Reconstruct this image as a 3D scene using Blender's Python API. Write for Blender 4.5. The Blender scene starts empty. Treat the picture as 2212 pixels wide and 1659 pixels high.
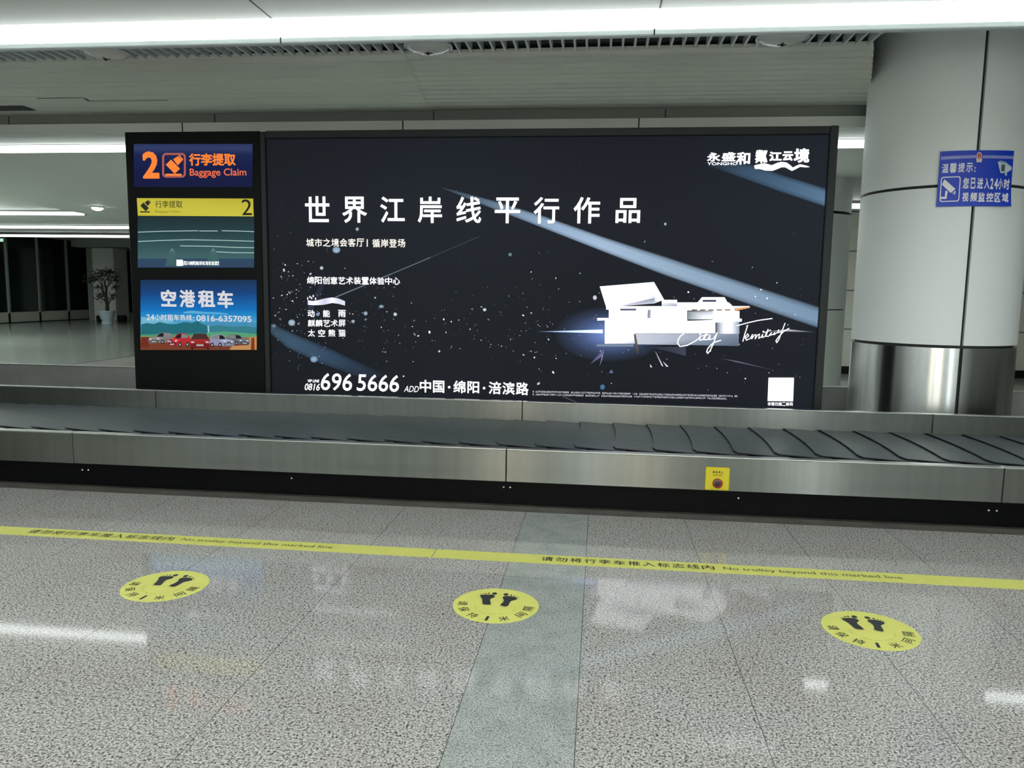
import bpy, math, random
import numpy as np
from mathutils import Matrix, Vector
from mathutils.geometry import tessellate_polygon

# ------------------------------------------------------------------ camera, world, lamps, exposure
SC = bpy.context.scene
COL = SC.collection
W_PX, H_PX, F_PX = 2212, 1659, 1669.15
YAW, PITCH, ROLL, EYE = 0.112556332, 0.119476807, 0.0147896234, 1.43


def cam_axes():
    fw = np.array([-math.sin(YAW) * math.cos(PITCH), math.cos(YAW) * math.cos(PITCH), -math.sin(PITCH)])
    r = np.cross(fw, [0, 0, 1]); r /= np.linalg.norm(r)
    u = np.cross(r, fw)
    return math.cos(ROLL) * r + math.sin(ROLL) * u, -math.sin(ROLL) * r + math.cos(ROLL) * u, fw


CR, CU, CF = cam_axes()
cam_data = bpy.data.cameras.new('camera')
cam_data.sensor_width = 36.0
cam_data.lens = F_PX / W_PX * 36.0
cam_data.clip_end = 200
cam = bpy.data.objects.new('camera', cam_data)
COL.objects.link(cam)
cam.matrix_world = Matrix(((CR[0], CU[0], -CF[0], 0), (CR[1], CU[1], -CF[1], 0), (CR[2], CU[2], -CF[2], EYE), (0, 0, 0, 1)))
SC.camera = cam

world = bpy.data.worlds.new('world'); SC.world = world
world.use_nodes = True
world.node_tree.nodes['Background'].inputs[0].default_value = (0.85, 1.0, 0.95, 1)
world.node_tree.nodes['Background'].inputs[1].default_value = 0.02
SC.view_settings.view_transform = 'Standard'
SC.view_settings.look = 'None'
SC.view_settings.gamma = 1
SC.view_settings.use_curve_mapping = False
SC.view_settings.exposure = 0.28

TINT = (0.955, 1.0, 0.985)
LAMP = 9.0            # radiance of the luminous strips


# ------------------------------------------------------------------ measuring helpers
def ray(px, py):
    return CF + CR * ((px - 1106.0) / F_PX) - CU * ((py - 829.5) / F_PX)


def on_z(px, py, z):
    d = ray(px, py); t = (z - EYE) / d[2]
    return d[0] * t, d[1] * t, z


def on_y(px, py, y):
    d = ray(px, py); t = y / d[1]
    return d[0] * t, y, EYE + d[2] * t


def on_x(px, py, x):
    d = ray(px, py); t = x / d[0]
    return x, d[1] * t, EYE + d[2] * t


def lin(c):
    return tuple((v / 255 / 12.92) if v / 255 <= 0.04045 else ((v / 255 + 0.055) / 1.055) ** 2.4 for v in c)


# ------------------------------------------------------------------ materials
def new_mat(name):
    m = bpy.data.materials.new(name); m.use_nodes = True
    return m, m.node_tree.nodes, m.node_tree.links, m.node_tree.nodes['Principled BSDF']


def plain(name, rgb, rough=0.5, metal=0.0, spec=0.5, noise=0.0, nscale=8.0, bump=0.0, stretch=(1, 1, 1)):
    m, n, l, b = new_mat(name)
    c = lin(rgb)
    b.inputs['Base Color'].default_value = (*c, 1)
    b.inputs['Roughness'].default_value = rough
    b.inputs['Metallic'].default_value = metal
    b.inputs['Specular IOR Level'].default_value = spec
    geo = n.new('ShaderNodeNewGeometry')
    mp = n.new('ShaderNodeMapping'); mp.inputs['Scale'].default_value = stretch
    l.new(geo.outputs['Position'], mp.inputs['Vector'])
    nz = n.new('ShaderNodeTexNoise'); nz.inputs['Scale'].default_value = nscale; nz.inputs['Detail'].default_value = 4
    l.new(mp.outputs['Vector'], nz.inputs['Vector'])
    rp = n.new('ShaderNodeValToRGB')
    k = 1 - noise
    rp.color_ramp.elements[0].position = 0.3; rp.color_ramp.elements[1].position = 0.7
    rp.color_ramp.elements[0].color = (c[0] * k, c[1] * k, c[2] * k, 1)
    k = 1 + noise
    rp.color_ramp.elements[1].color = (min(c[0] * k, 1), min(c[1] * k, 1), min(c[2] * k, 1), 1)
    l.new(nz.outputs['Fac'], rp.inputs['Fac']); l.new(rp.outputs['Color'], b.inputs['Base Color'])
    if bump:
        bp = n.new('ShaderNodeBump'); bp.inputs['Strength'].default_value = bump; bp.inputs['Distance'].default_value = 0.002
        l.new(nz.outputs['Fac'], bp.inputs['Height']); l.new(bp.outputs['Normal'], b.inputs['Normal'])
    return m


def steel(name, rgb, rough, aniso=0.85, rot=0.25):
    m, n, l, b = new_mat(name)
    b.inputs['Metallic'].default_value = 1.0
    b.inputs['Anisotropic'].default_value = aniso
    b.inputs['Anisotropic Rotation'].default_value = rot
    tg = n.new('ShaderNodeTangent'); tg.direction_type = 'RADIAL'; tg.axis = 'Z'
    l.new(tg.outputs['Tangent'], b.inputs['Tangent'])
    geo = n.new('ShaderNodeNewGeometry')
    mp = n.new('ShaderNodeMapping'); mp.inputs['Scale'].default_value = (5, 5, .12)
    l.new(geo.outputs['Position'], mp.inputs['Vector'])
    nz = n.new('ShaderNodeTexNoise'); nz.inputs['Scale'].default_value = 4; nz.inputs['Detail'].default_value = 5
    l.new(mp.outputs['Vector'], nz.inputs['Vector'])
    c = lin(rgb)
    rp = n.new('ShaderNodeValToRGB')
    rp.color_ramp.elements[0].position = 0.25; rp.color_ramp.elements[1].position = 0.75
    rp.color_ramp.elements[0].color = (c[0] * .9, c[1] * .9, c[2] * .9, 1)
    rp.color_ramp.elements[1].color = (c[0] * 1.08, c[1] * 1.08, c[2] * 1.08, 1)
    l.new(nz.outputs['Fac'], rp.inputs['Fac']); l.new(rp.outputs['Color'], b.inputs['Base Color'])
    mr = n.new('ShaderNodeMapRange'); mr.inputs['To Min'].default_value = rough * .96; mr.inputs['To Max'].default_value = rough * 1.05
    l.new(nz.outputs['Fac'], mr.inputs['Value']); l.new(mr.outputs['Result'], b.inputs['Roughness'])
    return m


def glow(name, rgb, strength):
    m, n, l, b = new_mat(name)
    b.inputs['Base Color'].default_value = (0.8, 0.8, 0.8, 1)
    b.inputs['Emission Color'].default_value = (*rgb, 1)
    b.inputs['Emission Strength'].default_value = strength
    return m


def printed(name, emit):
    """ink colours kept per corner: lit from behind (emit) or ordinary print"""
    m, n, l, b = new_mat(name)
    at = n.new('ShaderNodeAttribute'); at.attribute_name = 'ink'
    if emit:
        b.inputs['Base Color'].default_value = (0.006, 0.0065, 0.008, 1)
        b.inputs['Roughness'].default_value = 0.6
        b.inputs['Specular IOR Level'].default_value = 0.06
        l.new(at.outputs['Color'], b.inputs['Emission Color'])
        b.inputs['Emission Strength'].default_value = 0.82
    else:
        l.new(at.outputs['Color'], b.inputs['Base Color'])
        b.inputs['Roughness'].default_value = 0.35
    return m


def granite():
    m, n, l, b = new_mat('polished_granite')
    N = lambda t: n.new('ShaderNode' + t)
    geo = N('NewGeometry'); pos = geo.outputs['Position']
    sx = N('SeparateXYZ'); l.new(pos, sx.inputs[0])

    def math_(op, a, bb=None, clamp=False):
        q = N('Math'); q.operation = op; q.use_clamp = clamp
        for i, v in enumerate((a, bb)):
            if v is None: continue
            if isinstance(v, (int, float)): q.inputs[i].default_value = v
            else: l.new(v, q.inputs[i])
        return q.outputs[0]

    def ramp(fac, stops):
        q = N('ValToRGB'); e = q.color_ramp.elements
        while len(e) < len(stops): e.new(0.5)
        for k, (p, c) in enumerate(stops):
            e[k].position = p; e[k].color = (*c, 1)
        l.new(fac, q.inputs['Fac']); return q.outputs['Color']

    def mix(fac, a, bb, mode='MIX'):
        q = N('Mix'); q.data_type = 'RGBA'; q.blend_type = mode
        if isinstance(fac, (int, float)): q.inputs[0].default_value = fac
        else: l.new(fac, q.inputs[0])
        for i, v in ((6, a), (7, bb)):
            if isinstance(v, tuple): q.inputs[i].default_value = (*v, 1)
            else: l.new(v, q.inputs[i])
        return q.outputs[2]

    def noise(scale, detail, rough=0.6, vec=pos):
        q = N('TexNoise'); q.inputs['Scale'].default_value = scale; q.inputs['Detail'].default_value = detail
        q.inputs['Roughness'].default_value = rough; l.new(vec, q.inputs['Vector']); return q.outputs['Fac']

    g = lambda v, t=(1, .985, .955): tuple(lin((v, v, v))[i] * t[i] for i in range(3))
    n1 = noise(125, 5, 0.72)
    base = ramp(n1, [(0.33, g(42)), (0.42, g(88)), (0.48, g(142)), (0.56, g(174)), (0.66, g(194))])
    n2 = noise(78, 3, 0.6)
    base = mix(1.0, base, ramp(n2, [(0.36, (.22, .22, .24)), (0.43, (1, 1, 1))]), 'MULTIPLY')
    n3 = noise(2.2, 4)
    base = mix(1.0, base, ramp(n3, [(0.3, (.94, .89, .88)), (0.5, (.98, .98, .96)), (0.7, (1, 1, 1))]), 'MULTIPLY')
    # the narrow strip of finer, greener stone
    wv = N('Mapping'); wv.inputs['Scale'].default_value = (1, 1, 1); l.new(pos, wv.inputs['Vector'])
    n4 = noise(170, 5, 0.75)
    n5 = noise(7, 5, 0.7)
    green = ramp(n4, [(0.30, g(52, (.95, 1, .95))), (0.43, g(110, (.95, 1, .95))), (0.50, g(154, (.95, 1, .95))), (0.68, g(186, (.96, 1, .96)))])
    green = mix(.6, green, ramp(n2, [(0.36, (.3, .3, .32)), (0.43, (1, 1, 1))]), 'MULTIPLY')
    green = mix(1.0, green, ramp(n5, [(0.34, (.80, .83, .82)), (0.58, (1, 1, 1))]), 'MULTIPLY')
    X, Y = sx.outputs['X'], sx.outputs['Y']
    in_strip = math_('MULTIPLY', math_('GREATER_THAN', X, -0.448), math_('LESS_THAN', X, -0.042))
    base = mix(in_strip, base, green)

    def seam(coord, off, pitch, half=0.0016):
        a = math_('SUBTRACT', coord, off)
        fr = math_('PINGPONG', a, pitch / 2)         # 0 at the joints
        return math_('LESS_THAN', fr, half)

    right = math_('MULTIPLY', seam(X, -0.042, 0.61), math_('GREATER_THAN', X, -0.06))
    left = math_('MULTIPLY', seam(X, -0.448, 0.803), math_('LESS_THAN', X, -0.43))
    cross = math_('MULTIPLY', math_('MULTIPLY', seam(Y, 2.372, 0.8, 0.0011), math_('LESS_THAN', X, -1.25)), 0.55)
    cross2 = math_('MULTIPLY', math_('MULTIPLY', seam(Y, 3.733, 9, 0.0014), in_strip), 0.7)
    joint = math_('ADD', math_('ADD', math_('MULTIPLY', right, .8), math_('MULTIPLY', left, .8)), math_('ADD', cross, cross2), True)
    base = mix(joint, base, (0.035, 0.037, 0.037))
    l.new(base, b.inputs['Base Color'])
    rr = N('MapRange'); rr.inputs['To Min'].default_value = 0.035; rr.inputs['To Max'].default_value = 0.075
    l.new(n2, rr.inputs['Value']); l.new(rr.outputs['Result'], b.inputs['Roughness'])
    b.inputs['Specular IOR Level'].default_value = 0.4
    return m


def tiled_wall():
    m, n, l, b = new_mat('white_wall_tile')
    geo = n.new('ShaderNodeNewGeometry'); s = n.new('ShaderNodeSeparateXYZ'); l.new(geo.outputs['Position'], s.inputs[0])
    def M(op, a, c):
        q = n.new('ShaderNodeMath'); q.operation = op
        for i, v in enumerate((a, c)):
            if isinstance(v, (int, float)): q.inputs[i].default_value = v
            else: l.new(v, q.inputs[i])
        return q.outputs[0]
    j = M('LESS_THAN', M('PINGPONG', M('SUBTRACT', s.outputs['Z'], 0.827), 0.355), 0.012)
    j2 = M('LESS_THAN', M('PINGPONG', M('SUBTRACT', s.outputs['X'], 5.4), 0.6), 0.008)
    mx = n.new('ShaderNodeMix'); mx.data_type = 'RGBA'
    l.new(M('MAXIMUM', j, j2), mx.inputs[0])
    mx.inputs[6].default_value = (*lin((205, 206, 196)), 1); mx.inputs[7].default_value = (*lin((110, 112, 108)), 1)
    l.new(mx.outputs[2], b.inputs['Base Color']); b.inputs['Roughness'].default_value = 0.35
    return m


M_ = dict(
    granite=granite(),
    far_floor=plain('polished_pale_stone', (150, 158, 150), 0.16, noise=.12, nscale=.8, stretch=(.3, 2, 1)),
    mat_floor=plain('dull_grey_stone', (118, 116, 112), 0.45, noise=.1, nscale=3),
    ceil=plain('ceiling_white', (208, 212, 208), 0.6, noise=.015, nscale=1),
    slat=plain('ceiling_slat_white', (200, 204, 196), 0.5, noise=.02, nscale=2, stretch=(.3, 3, 1)),
    dark=plain('ceiling_void_dark', (84, 92, 90), 0.8, noise=.1),
    seam=plain('joint_dark', (34, 38, 38), 0.7, noise=.05),
    lipm=plain('fascia_paint', (196, 206, 208), 0.45, noise=.02),
    wall=plain('wall_paint', (205, 208, 202), 0.6, noise=.02),
    tile=tiled_wall(),
    black=plain('matt_black', (12, 14, 15), 0.5, spec=.2, noise=.1, nscale=5),
    frame=plain('charcoal_frame', (32, 37, 38), 0.45, spec=.25, noise=.05),
    cabinet=plain('black_cabinet', (9, 11, 12), 0.5, spec=.12, noise=.05, nscale=3),
    steel=steel('brushed_steel', (108, 111, 107), 0.28, .93, 0.25),
    csteel=steel('brushed_column_steel', (186, 190, 188), 0.26, .9, 0.25),
    bright=plain('bright_steel_edge', (225, 226, 224), 0.3, metal=1, noise=.04),
    rubber=plain('worn_rubber', (74, 81, 86), 0.42, noise=.22, nscale=9, stretch=(1, 4, 1), bump=.1),
    rubber_edge=plain('rubber_edge', (24, 27, 29), 0.7, noise=.1),
    plinth=plain('black_plinth', (3, 4, 4), 0.45, spec=.08, noise=.1),
    skirt=plain('scuffed_brown_strip', (50, 47, 43), 0.5, noise=.4, nscale=14, stretch=(.4, 1, 3)),
    clad=plain('column_panel', (226, 232, 230), 0.5, noise=.015, nscale=1),
    yellow=plain('yellow_vinyl', (187, 188, 96), 0.5, noise=.04, nscale=12),
    yplate=plain('yellow_plate', (188, 174, 22), 0.4, noise=.04, nscale=40),
    ink=plain('black_ink', (28, 32, 36), 0.5, noise=.05),
    olive=plain('olive_ink', (120, 116, 38), 0.5, noise=.05),
    red=plain('button_red', (120, 40, 26), 0.35, noise=.1, nscale=60),
    darkbtn=plain('button_dark', (44, 36, 48), 0.35, noise=.1),
    glass=None,
    mullion=plain('mullion_metal', (120, 132, 126), 0.4, noise=.05),
    kick=plain('steel_kick_plate', (190, 192, 182), 0.4, noise=.05),
    porcelain=plain('glazed_pot', (178, 196, 204), 0.25, noise=.06, nscale=20),
    bark=plain('bark', (48, 40, 34), 0.8, noise=.3, nscale=30),
    leaf=plain('leaf', (44, 58, 42), 0.6, noise=.3, nscale=6),
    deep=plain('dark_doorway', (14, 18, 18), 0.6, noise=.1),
    greyd=plain('pale_rear_wall', (190, 196, 192), 0.6, noise=.03),
    grey=plain('grey_wall', (120, 126, 122), 0.6, noise=.03),
    bench=plain('deck_steel', (150, 152, 150), 0.42, metal=.4, noise=.18, nscale=2.2),
    blue=plain('blue_sign_sheet', (12, 58, 190), 0.32, spec=.3, noise=.04, nscale=9),
    white=plain('white_ink', (232, 234, 238), 0.4, noise=.02),
    opal=plain('opal_glass', (205, 210, 205), 0.25, noise=.05, nscale=10),
    lampw=glow('luminous_strip', TINT, LAMP),
    lamph=glow('luminous_hall_strip', TINT, 3.4),
    lampb=glow('added_rear_pendant_glow', TINT, 44.0),
    lampr=glow('added_pendant_glow', TINT, 11.0),
    lampu=glow('added_pendant_top_glow', TINT, 7.0),
    lampf=glow('added_hall_pendant_glow', TINT, 46.0),
    winw=glow('added_window_warm', (1, .86, .66), 7.0),
    winc=glow('added_window_cool', (.95, 1, 1), 10.0),
    spot=glow('luminous_spot', (1, 1, .97), 12.0),
    exitg=glow('exit_green', (.05, .5, .15), .5),
    warm=plain('cream_pilaster', (238, 216, 176), 0.6, noise=.02),
    lit=printed('backlit_print', True),
    print=printed('flat_print', False),
)


def glass_mat():
    m, n, l, b = new_mat('dark_glass')
    b.inputs['Base Color'].default_value = (*lin((22, 38, 34)), 1)
    b.inputs['Roughness'].default_value = 0.12
    nz = n.new('ShaderNodeTexNoise'); nz.inputs['Scale'].default_value = .6
    rp = n.new('ShaderNodeValToRGB')
    rp.color_ramp.elements[0].color = (*lin((18, 30, 27)), 1); rp.color_ramp.elements[1].color = (*lin((27, 45, 38)), 1)
    l.new(nz.outputs['Fac'], rp.inputs['Fac']); l.new(rp.outputs['Color'], b.inputs['Base Color'])
    return m


M_['glass'] = glass_mat()


# ------------------------------------------------------------------ mesh builder
class MB:
    def __init__(self):
        self.v, self.f, self.mi, self.c, self.sm = [], [], [], [], []

    def add(self, pts, faces, mi=0, cols=None, smooth=False):
        o = len(self.v)
        self.v += [tuple(p) for p in pts]
        self.c += [tuple(c) for c in cols] if cols else [(1, 1, 1)] * len(pts)
        for f in faces:
            self.f.append([o + i for i in f]); self.mi.append(mi); self.sm.append(smooth)
        return self

    def box(self, x0, x1, y0, y1, z0, z1, mi=0):
        p = [(x, y, z) for z in (z0, z1) for y in (y0, y1) for x in (x0, x1)]
        return self.add(p, [(0, 2, 3, 1), (4, 5, 7, 6), (0, 1, 5, 4), (2, 6, 7, 3), (0, 4, 6, 2), (1, 3, 7, 5)], mi)

    def bbox(self, x0, x1, y0, y1, z0, z1, r=.004, mi=0):
        """box with chamfered edges"""
        P = []
        for sx, sy, sz in [(a, b, c) for a in (0, 1) for b in (0, 1) for c in (0, 1)]:
            X, Y, Z = (x0, x1)[sx], (y0, y1)[sy], (z0, z1)[sz]
            dx, dy, dz = (r, -r)[sx], (r, -r)[sy], (r, -r)[sz]
            P += [(X, Y + dy, Z + dz), (X + dx, Y, Z + dz), (X + dx, Y + dy, Z)]
        I = lambda a, b, c, k: (a * 4 + b * 2 + c) * 3 + k
        F = []
        for s in (0, 1):
            q = [I(s, 0, 0, 0), I(s, 0, 1, 0), I(s, 1, 1, 0), I(s, 1, 0, 0)]; F.append(q if s == 0 else q[::-1])
            q = [I(0, s, 0, 1), I(1, s, 0, 1), I(1, s, 1, 1), I(0, s, 1, 1)]; F.append(q if s == 0 else q[::-1])
            q = [I(0, 0, s, 2), I(0, 1, s, 2), I(1, 1, s, 2), I(1, 0, s, 2)]; F.append(q if s == 0 else q[::-1])
        for a in (0, 1):
            for b in (0, 1):
                F.append((I(a, b, 0, 0), I(a, b, 1, 0), I(a, b, 1, 1), I(a, b, 0, 1)))
                F.append((I(a, 0, b, 0), I(a, 1, b, 0), I(a, 1, b, 2), I(a, 0, b, 2)))
                F.append((I(0, a, b, 1), I(1, a, b, 1), I(1, a, b, 2), I(0, a, b, 2)))
        for a in (0, 1):
            for b in (0, 1):
                for c in (0, 1): F.append((I(a, b, c, 0), I(a, b, c, 1), I(a, b, c, 2)))
        return self.add(P, F, mi)

    def prism(self, poly, z0, z1, mi=0):
        n = len(poly)
        p = [(x, y, z0) for x, y in poly] + [(x, y, z1) for x, y in poly]
        return self.add(p, [list(range(n))[::-1], list(range(n, 2 * n))] + [(i, (i + 1) % n, n + (i + 1) % n, n + i) for i in range(n)], mi)

    def lathe(self, prof, c=(0, 0, 0), seg=32, mi=0, axis='z', smooth=True):
        p, f = [], []
        for r, h in prof:
            for k in range(seg):
                a = 2 * math.pi * k / seg
                q = (r * math.cos(a), r * math.sin(a), h)
                if axis == 'y': q = (q[0], -q[2], q[1])
                p.append((c[0] + q[0], c[1] + q[1], c[2] + q[2]))
        for i in range(len(prof) - 1):
            for k in range(seg):
                f.append((i * seg + k, i * seg + (k + 1) % seg, (i + 1) * seg + (k + 1) % seg, (i + 1) * seg + k))
        f.append(list(range(seg))[::-1]); f.append([(len(prof) - 1) * seg + k for k in range(seg)])
        return self.add(p, f, mi, None, smooth)

    def tube(self, pts, radii, seg=8, mi=0):
        p, f = [], []
        for i, q in enumerate(pts):
            q = Vector(q)
            d = Vector(pts[min(i + 1, len(pts) - 1)]) - Vector(pts[max(i - 1, 0)]); d.normalize()
            a = d.orthogonal().normalized(); b = d.cross(a)
            r = radii if isinstance(radii, (int, float)) else radii[i]
            for k in range(seg):
                t = 2 * math.pi * k / seg
                p.append(tuple(q + a * (r * math.cos(t)) + b * (r * math.sin(t))))
        for i in range(len(pts) - 1):
            for k in range(seg):
                f.append((i * seg + k, i * seg + (k + 1) % seg, (i + 1) * seg + (k + 1) % seg, (i + 1) * seg + k))
        f.append(list(range(seg))[::-1]); f.append([(len(pts) - 1) * seg + k for k in range(seg)])
        return self.add(p, f, mi, None, True)

    def shell(self, c, r0, r1, a0, a1, z0, z1, seg=40, mi=0):
        """a curved panel between two radii; angles from +X"""
        p, f = [], []
        for k in range(seg + 1):
            a = a0 + (a1 - a0) * k / seg
            ca, sa = math.cos(a), math.sin(a)
            p += [(c[0] + r0 * ca, c[1] + r0 * sa, z0), (c[0] + r1 * ca, c[1] + r1 * sa, z0), (c[0] + r1 * ca, c[1] + r1 * sa, z1), (c[0] + r0 * ca, c[1] + r0 * sa, z1)]
        for k in range(seg):
            for j in range(4):
                f.append((k * 4 + j, (k + 1) * 4 + j, (k + 1) * 4 + (j + 1) % 4, k * 4 + (j + 1) % 4))
        f += [(0, 1, 2, 3), tuple(seg * 4 + j for j in (3, 2, 1, 0))]
        o = len(self.f)
        self.add(p, f, mi, None, True)
        return self

    def build(self, name, mats, parent=None, loc=None):
        """one mesh object; with a parent the vertices are kept relative to the thing it belongs to"""
        org = Vector((0, 0, 0))
        q = parent
        while q is not None:
            org += Vector(q['at']) if q.parent is None else Vector((0, 0, 0)); q = q.parent
        if parent is None and loc is not None: org = Vector(loc)
        me = bpy.data.meshes.new(name)
        me.from_pydata([(x - org.x, y - org.y, z - org.z) for x, y, z in self.v], [], self.f)
        for m in (mats if isinstance(mats, (list, tuple)) else [mats]): me.materials.append(m)
        me.polygons.foreach_set('material_index', self.mi)
        me.polygons.foreach_set('use_smooth', self.sm)
        if any(c != (1, 1, 1) for c in self.c) or M_['lit'].name in me.materials or M_['print'].name in me.materials:
            at = me.color_attributes.new('ink', 'FLOAT_COLOR', 'POINT')
            at.data.foreach_set('color', [w for c in self.c for w in (*c, 1.0)])
        me.update()
        if any(self.sm):
            try: me.set_sharp_from_angle(angle=math.radians(35))
            except Exception: pass
        o = bpy.data.objects.new(name, me); COL.objects.link(o)
        if parent is not None: o.parent = parent
        elif loc is not None: o.location = loc; o['at'] = tuple(loc)
        return o


def thing(name, label, cat, loc=(0, 0, 0), group=None):
    o = bpy.data.objects.new(name, None); COL.objects.link(o)
    o.empty_display_size = .1
    o.location = loc; o['at'] = tuple(loc); o['label'] = label; o['category'] = cat
    if group: o['group'] = group
    return o


def tag(o, label, cat, group=None):
    o['label'] = label; o['category'] = cat
    if group: o['group'] = group
    return o


def struct(name, mb, mats, label=None):
    o = mb.build(name, mats); o['kind'] = 'structure'
    if label: o['label'] = label
    return o


def copy_tree(o, parent=None):
    c = o.copy(); COL.objects.link(c)
    if parent is not None: c.parent = parent
    for ch in list(o.children): copy_tree(ch, c)
    return c


def move(o, loc):
    o.location = loc; o['at'] = tuple(loc)


# ------------------------------------------------------------------ lettering
_cache = {}


def contours(s, shear):
    cu = bpy.data.curves.new('lettering', 'FONT'); cu.body = s; cu.shear = shear; cu.resolution_u = 3; cu.fill_mode = 'NONE'
    o = bpy.data.objects.new('lettering', cu); COL.objects.link(o)
    bpy.context.view_layer.update()
    me = bpy.data.meshes.new_from_object(o.evaluated_get(bpy.context.evaluated_depsgraph_get()))
    co = [(q.co.x, q.co.y) for q in me.vertices]
    nx = {}
    for e in me.edges:
        nx.setdefault(e.vertices[0], []).append(e.vertices[1]); nx.setdefault(e.vertices[1], []).append(e.vertices[0])
    bpy.data.objects.remove(o); bpy.data.curves.remove(cu); bpy.data.meshes.remove(me)
    seen, loops = set(), []
    for v0 in sorted(nx):
        if v0 in seen: continue
        lp, prev, cur = [], None, v0
        # vertices of one outline are consecutive: start by walking to v0 + 1 so that its direction is kept
        while cur not in seen:
            seen.add(cur); lp.append(co[cur])
            c = [q for q in nx[cur] if q != prev and q not in seen]
            if not c: break
            c.sort(key=lambda q: (q != cur + 1, q)); prev, cur = cur, c[0]
        if len(lp) > 2: loops.append(lp)
    return loops


def area2(lp): return sum(p[0] * q[1] - q[0] * p[1] for p, q in zip(lp, lp[1:] + lp[:1]))


def inside(p, lp):
    r = False
    for (x0, y0), (x1, y1) in zip(lp, lp[1:] + lp[:1]):
        if (y0 > p[1]) != (y1 > p[1]) and p[0] < (x1 - x0) * (p[1] - y0) / (y1 - y0) + x0: r = not r
    return r


def glyphs(s, bold=0.0, shear=0.0):
    """filled outlines; strokes that overlap stay filled, bold thickens every outline"""
    k = (s, bold, shear)
    if k not in _cache:
        loops = contours(s, shear)
        sign = area2(max(loops, key=lambda l: abs(area2(l))))
        outer = [l for l in loops if area2(l) * sign > 0]; holes = [l for l in loops if area2(l) * sign <= 0]
        own = {i: [] for i in range(len(outer))}
        for h in holes:
            c = [i for i, l in enumerate(outer) if inside(h[0], l) and inside(h[len(h) // 2], l)]
            if c: own[min(c, key=lambda i: abs(area2(outer[i])))].append(h)
        V, Fc = [], []
        for i, l in enumerate(outer):
            polys = [l] + own[i]
            flat = [q for p in polys for q in p]; o = len(V); V += flat
            for t in tessellate_polygon([[Vector((x, y, 0)) for x, y in p] for p in polys]): Fc.append([o + q for q in t])
        if bold:
            for l in loops:
                for (x0, y0), (x1, y1) in zip(l, l[1:] + l[:1]):
                    dx, dy = x1 - x0, y1 - y0; L = math.hypot(dx, dy)
                    if L < 1e-6: continue
                    dx *= bold / L; dy *= bold / L; o = len(V); e = .7
                    V += [(x0 - dx * e - dy, y0 - dy * e + dx), (x0 - dx * e + dy, y0 - dy * e - dx), (x1 + dx * e + dy, y1 + dy * e - dx), (x1 + dx * e - dy, y1 + dy * e + dx)]
                    Fc.append([o, o + 1, o + 2, o + 3])
        _cache[k] = (np.array(V), Fc)
    return _cache[k]


def letter(mb, s, a0, b0, a1, b1, put, bold=0.0, col=(1, 1, 1), shear=0.0, mi=0):
    """glyphs of s fitted to the rectangle (a0, b0)-(a1, b1), b up; put maps (a, b) to a point"""
    v, f = glyphs(s, bold, shear)
    lo, hi = v.min(0), v.max(0); sp = hi - lo; sp[sp == 0] = 1
    q = (v - lo) / sp
    mb.add([put(a0 + (a1 - a0) * x, b0 + (b1 - b0) * y) for x, y in q], f, mi, [col] * len(v))


class Board:
    """an upright printed face at distance y, drawn with coordinates measured in the photograph"""
    def __init__(self, y): self.y = y

    def pt(self, px, py, k=0): return on_y(px, py, self.y)[0], self.y - k * .0009, on_y(px, py, self.y)[2]

    def text(self, mb, s, x0, y0, x1, y1, k=6, bold=.02, col=(1, 1, 1), shear=0.0):
        xc, yc = (x0 + x1) / 2, (y0 + y1) / 2
        X0, X1 = on_y(x0, yc, self.y)[0], on_y(x1, yc, self.y)[0]
        Z0, Z1 = on_y(xc, y1, self.y)[2], on_y(xc, y0, self.y)[2]
        letter(mb, s, X0, Z0, X1, Z1, lambda a, b: (a, self.y - k * .0009, b), bold, col, shear)

    def poly(self, mb, pts, k, cols):
        if isinstance(cols[0], (int, float)): cols = [cols] * len(pts)
        mb.add([self.pt(x, y, k) for x, y in pts], [list(range(len(pts)))], 0, [tuple(c) for c in cols])

    def strip(self, mb, up, lo, k, prof, bg):
        """band between two edge lines, colour given along it, softened across"""
        ts = [(0, 0), (.12, .55), (.3, .95), (.7, 1), (.9, .6), (1, 0)]
        n = len(up); P, C, Fc = [], [], []
        for (a, b, c) in zip(up, lo, prof):
            for t, w in ts:
                P.append(self.pt(a[0] + (b[0] - a[0]) * t, a[1] + (b[1] - a[1]) * t, k))
                C.append(tuple(bg[i] + (c[i] - bg[i]) * w for i in range(3)))
        m = len(ts)
        for i in range(n - 1):
            for j in range(m - 1): Fc.append((i * m + j, i * m + j + 1, (i + 1) * m + j + 1, (i + 1) * m + j))
        mb.add(P, Fc, 0, C)

    def disc(self, mb, x, y, rx, ry, k, c0, c1=None, seg=14):
        c1 = c1 or c0
        P = [self.pt(x, y, k)] + [self.pt(x + rx * math.cos(2 * math.pi * i / seg), y + ry * math.sin(2 * math.pi * i / seg), k) for i in range(seg)]
        mb.add(P, [(0, 1 + i, 1 + (i + 1) % seg) for i in range(seg)], 0, [c0] + [c1] * seg)

    def pen(self, mb, pts, w, k, col):
        for (a, b) in zip(pts, pts[1:]):
            dx, dy = b[0] - a[0], b[1] - a[1]; L = math.hypot(dx, dy) or 1; nx, ny = -dy / L * w / 2, dx / L * w / 2
            ex, ey = dx / L * w * .3, dy / L * w * .3
            self.poly(mb, [(a[0] - ex + nx, a[1] - ey + ny), (b[0] + ex + nx, b[1] + ey + ny), (b[0] + ex - nx, b[1] + ey - ny), (a[0] - ex - nx, a[1] - ey - ny)], k, col)


def zoomed(ox, oy, s, pts): return [(ox + x / s, oy + y / s) for x, y in pts]


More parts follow.
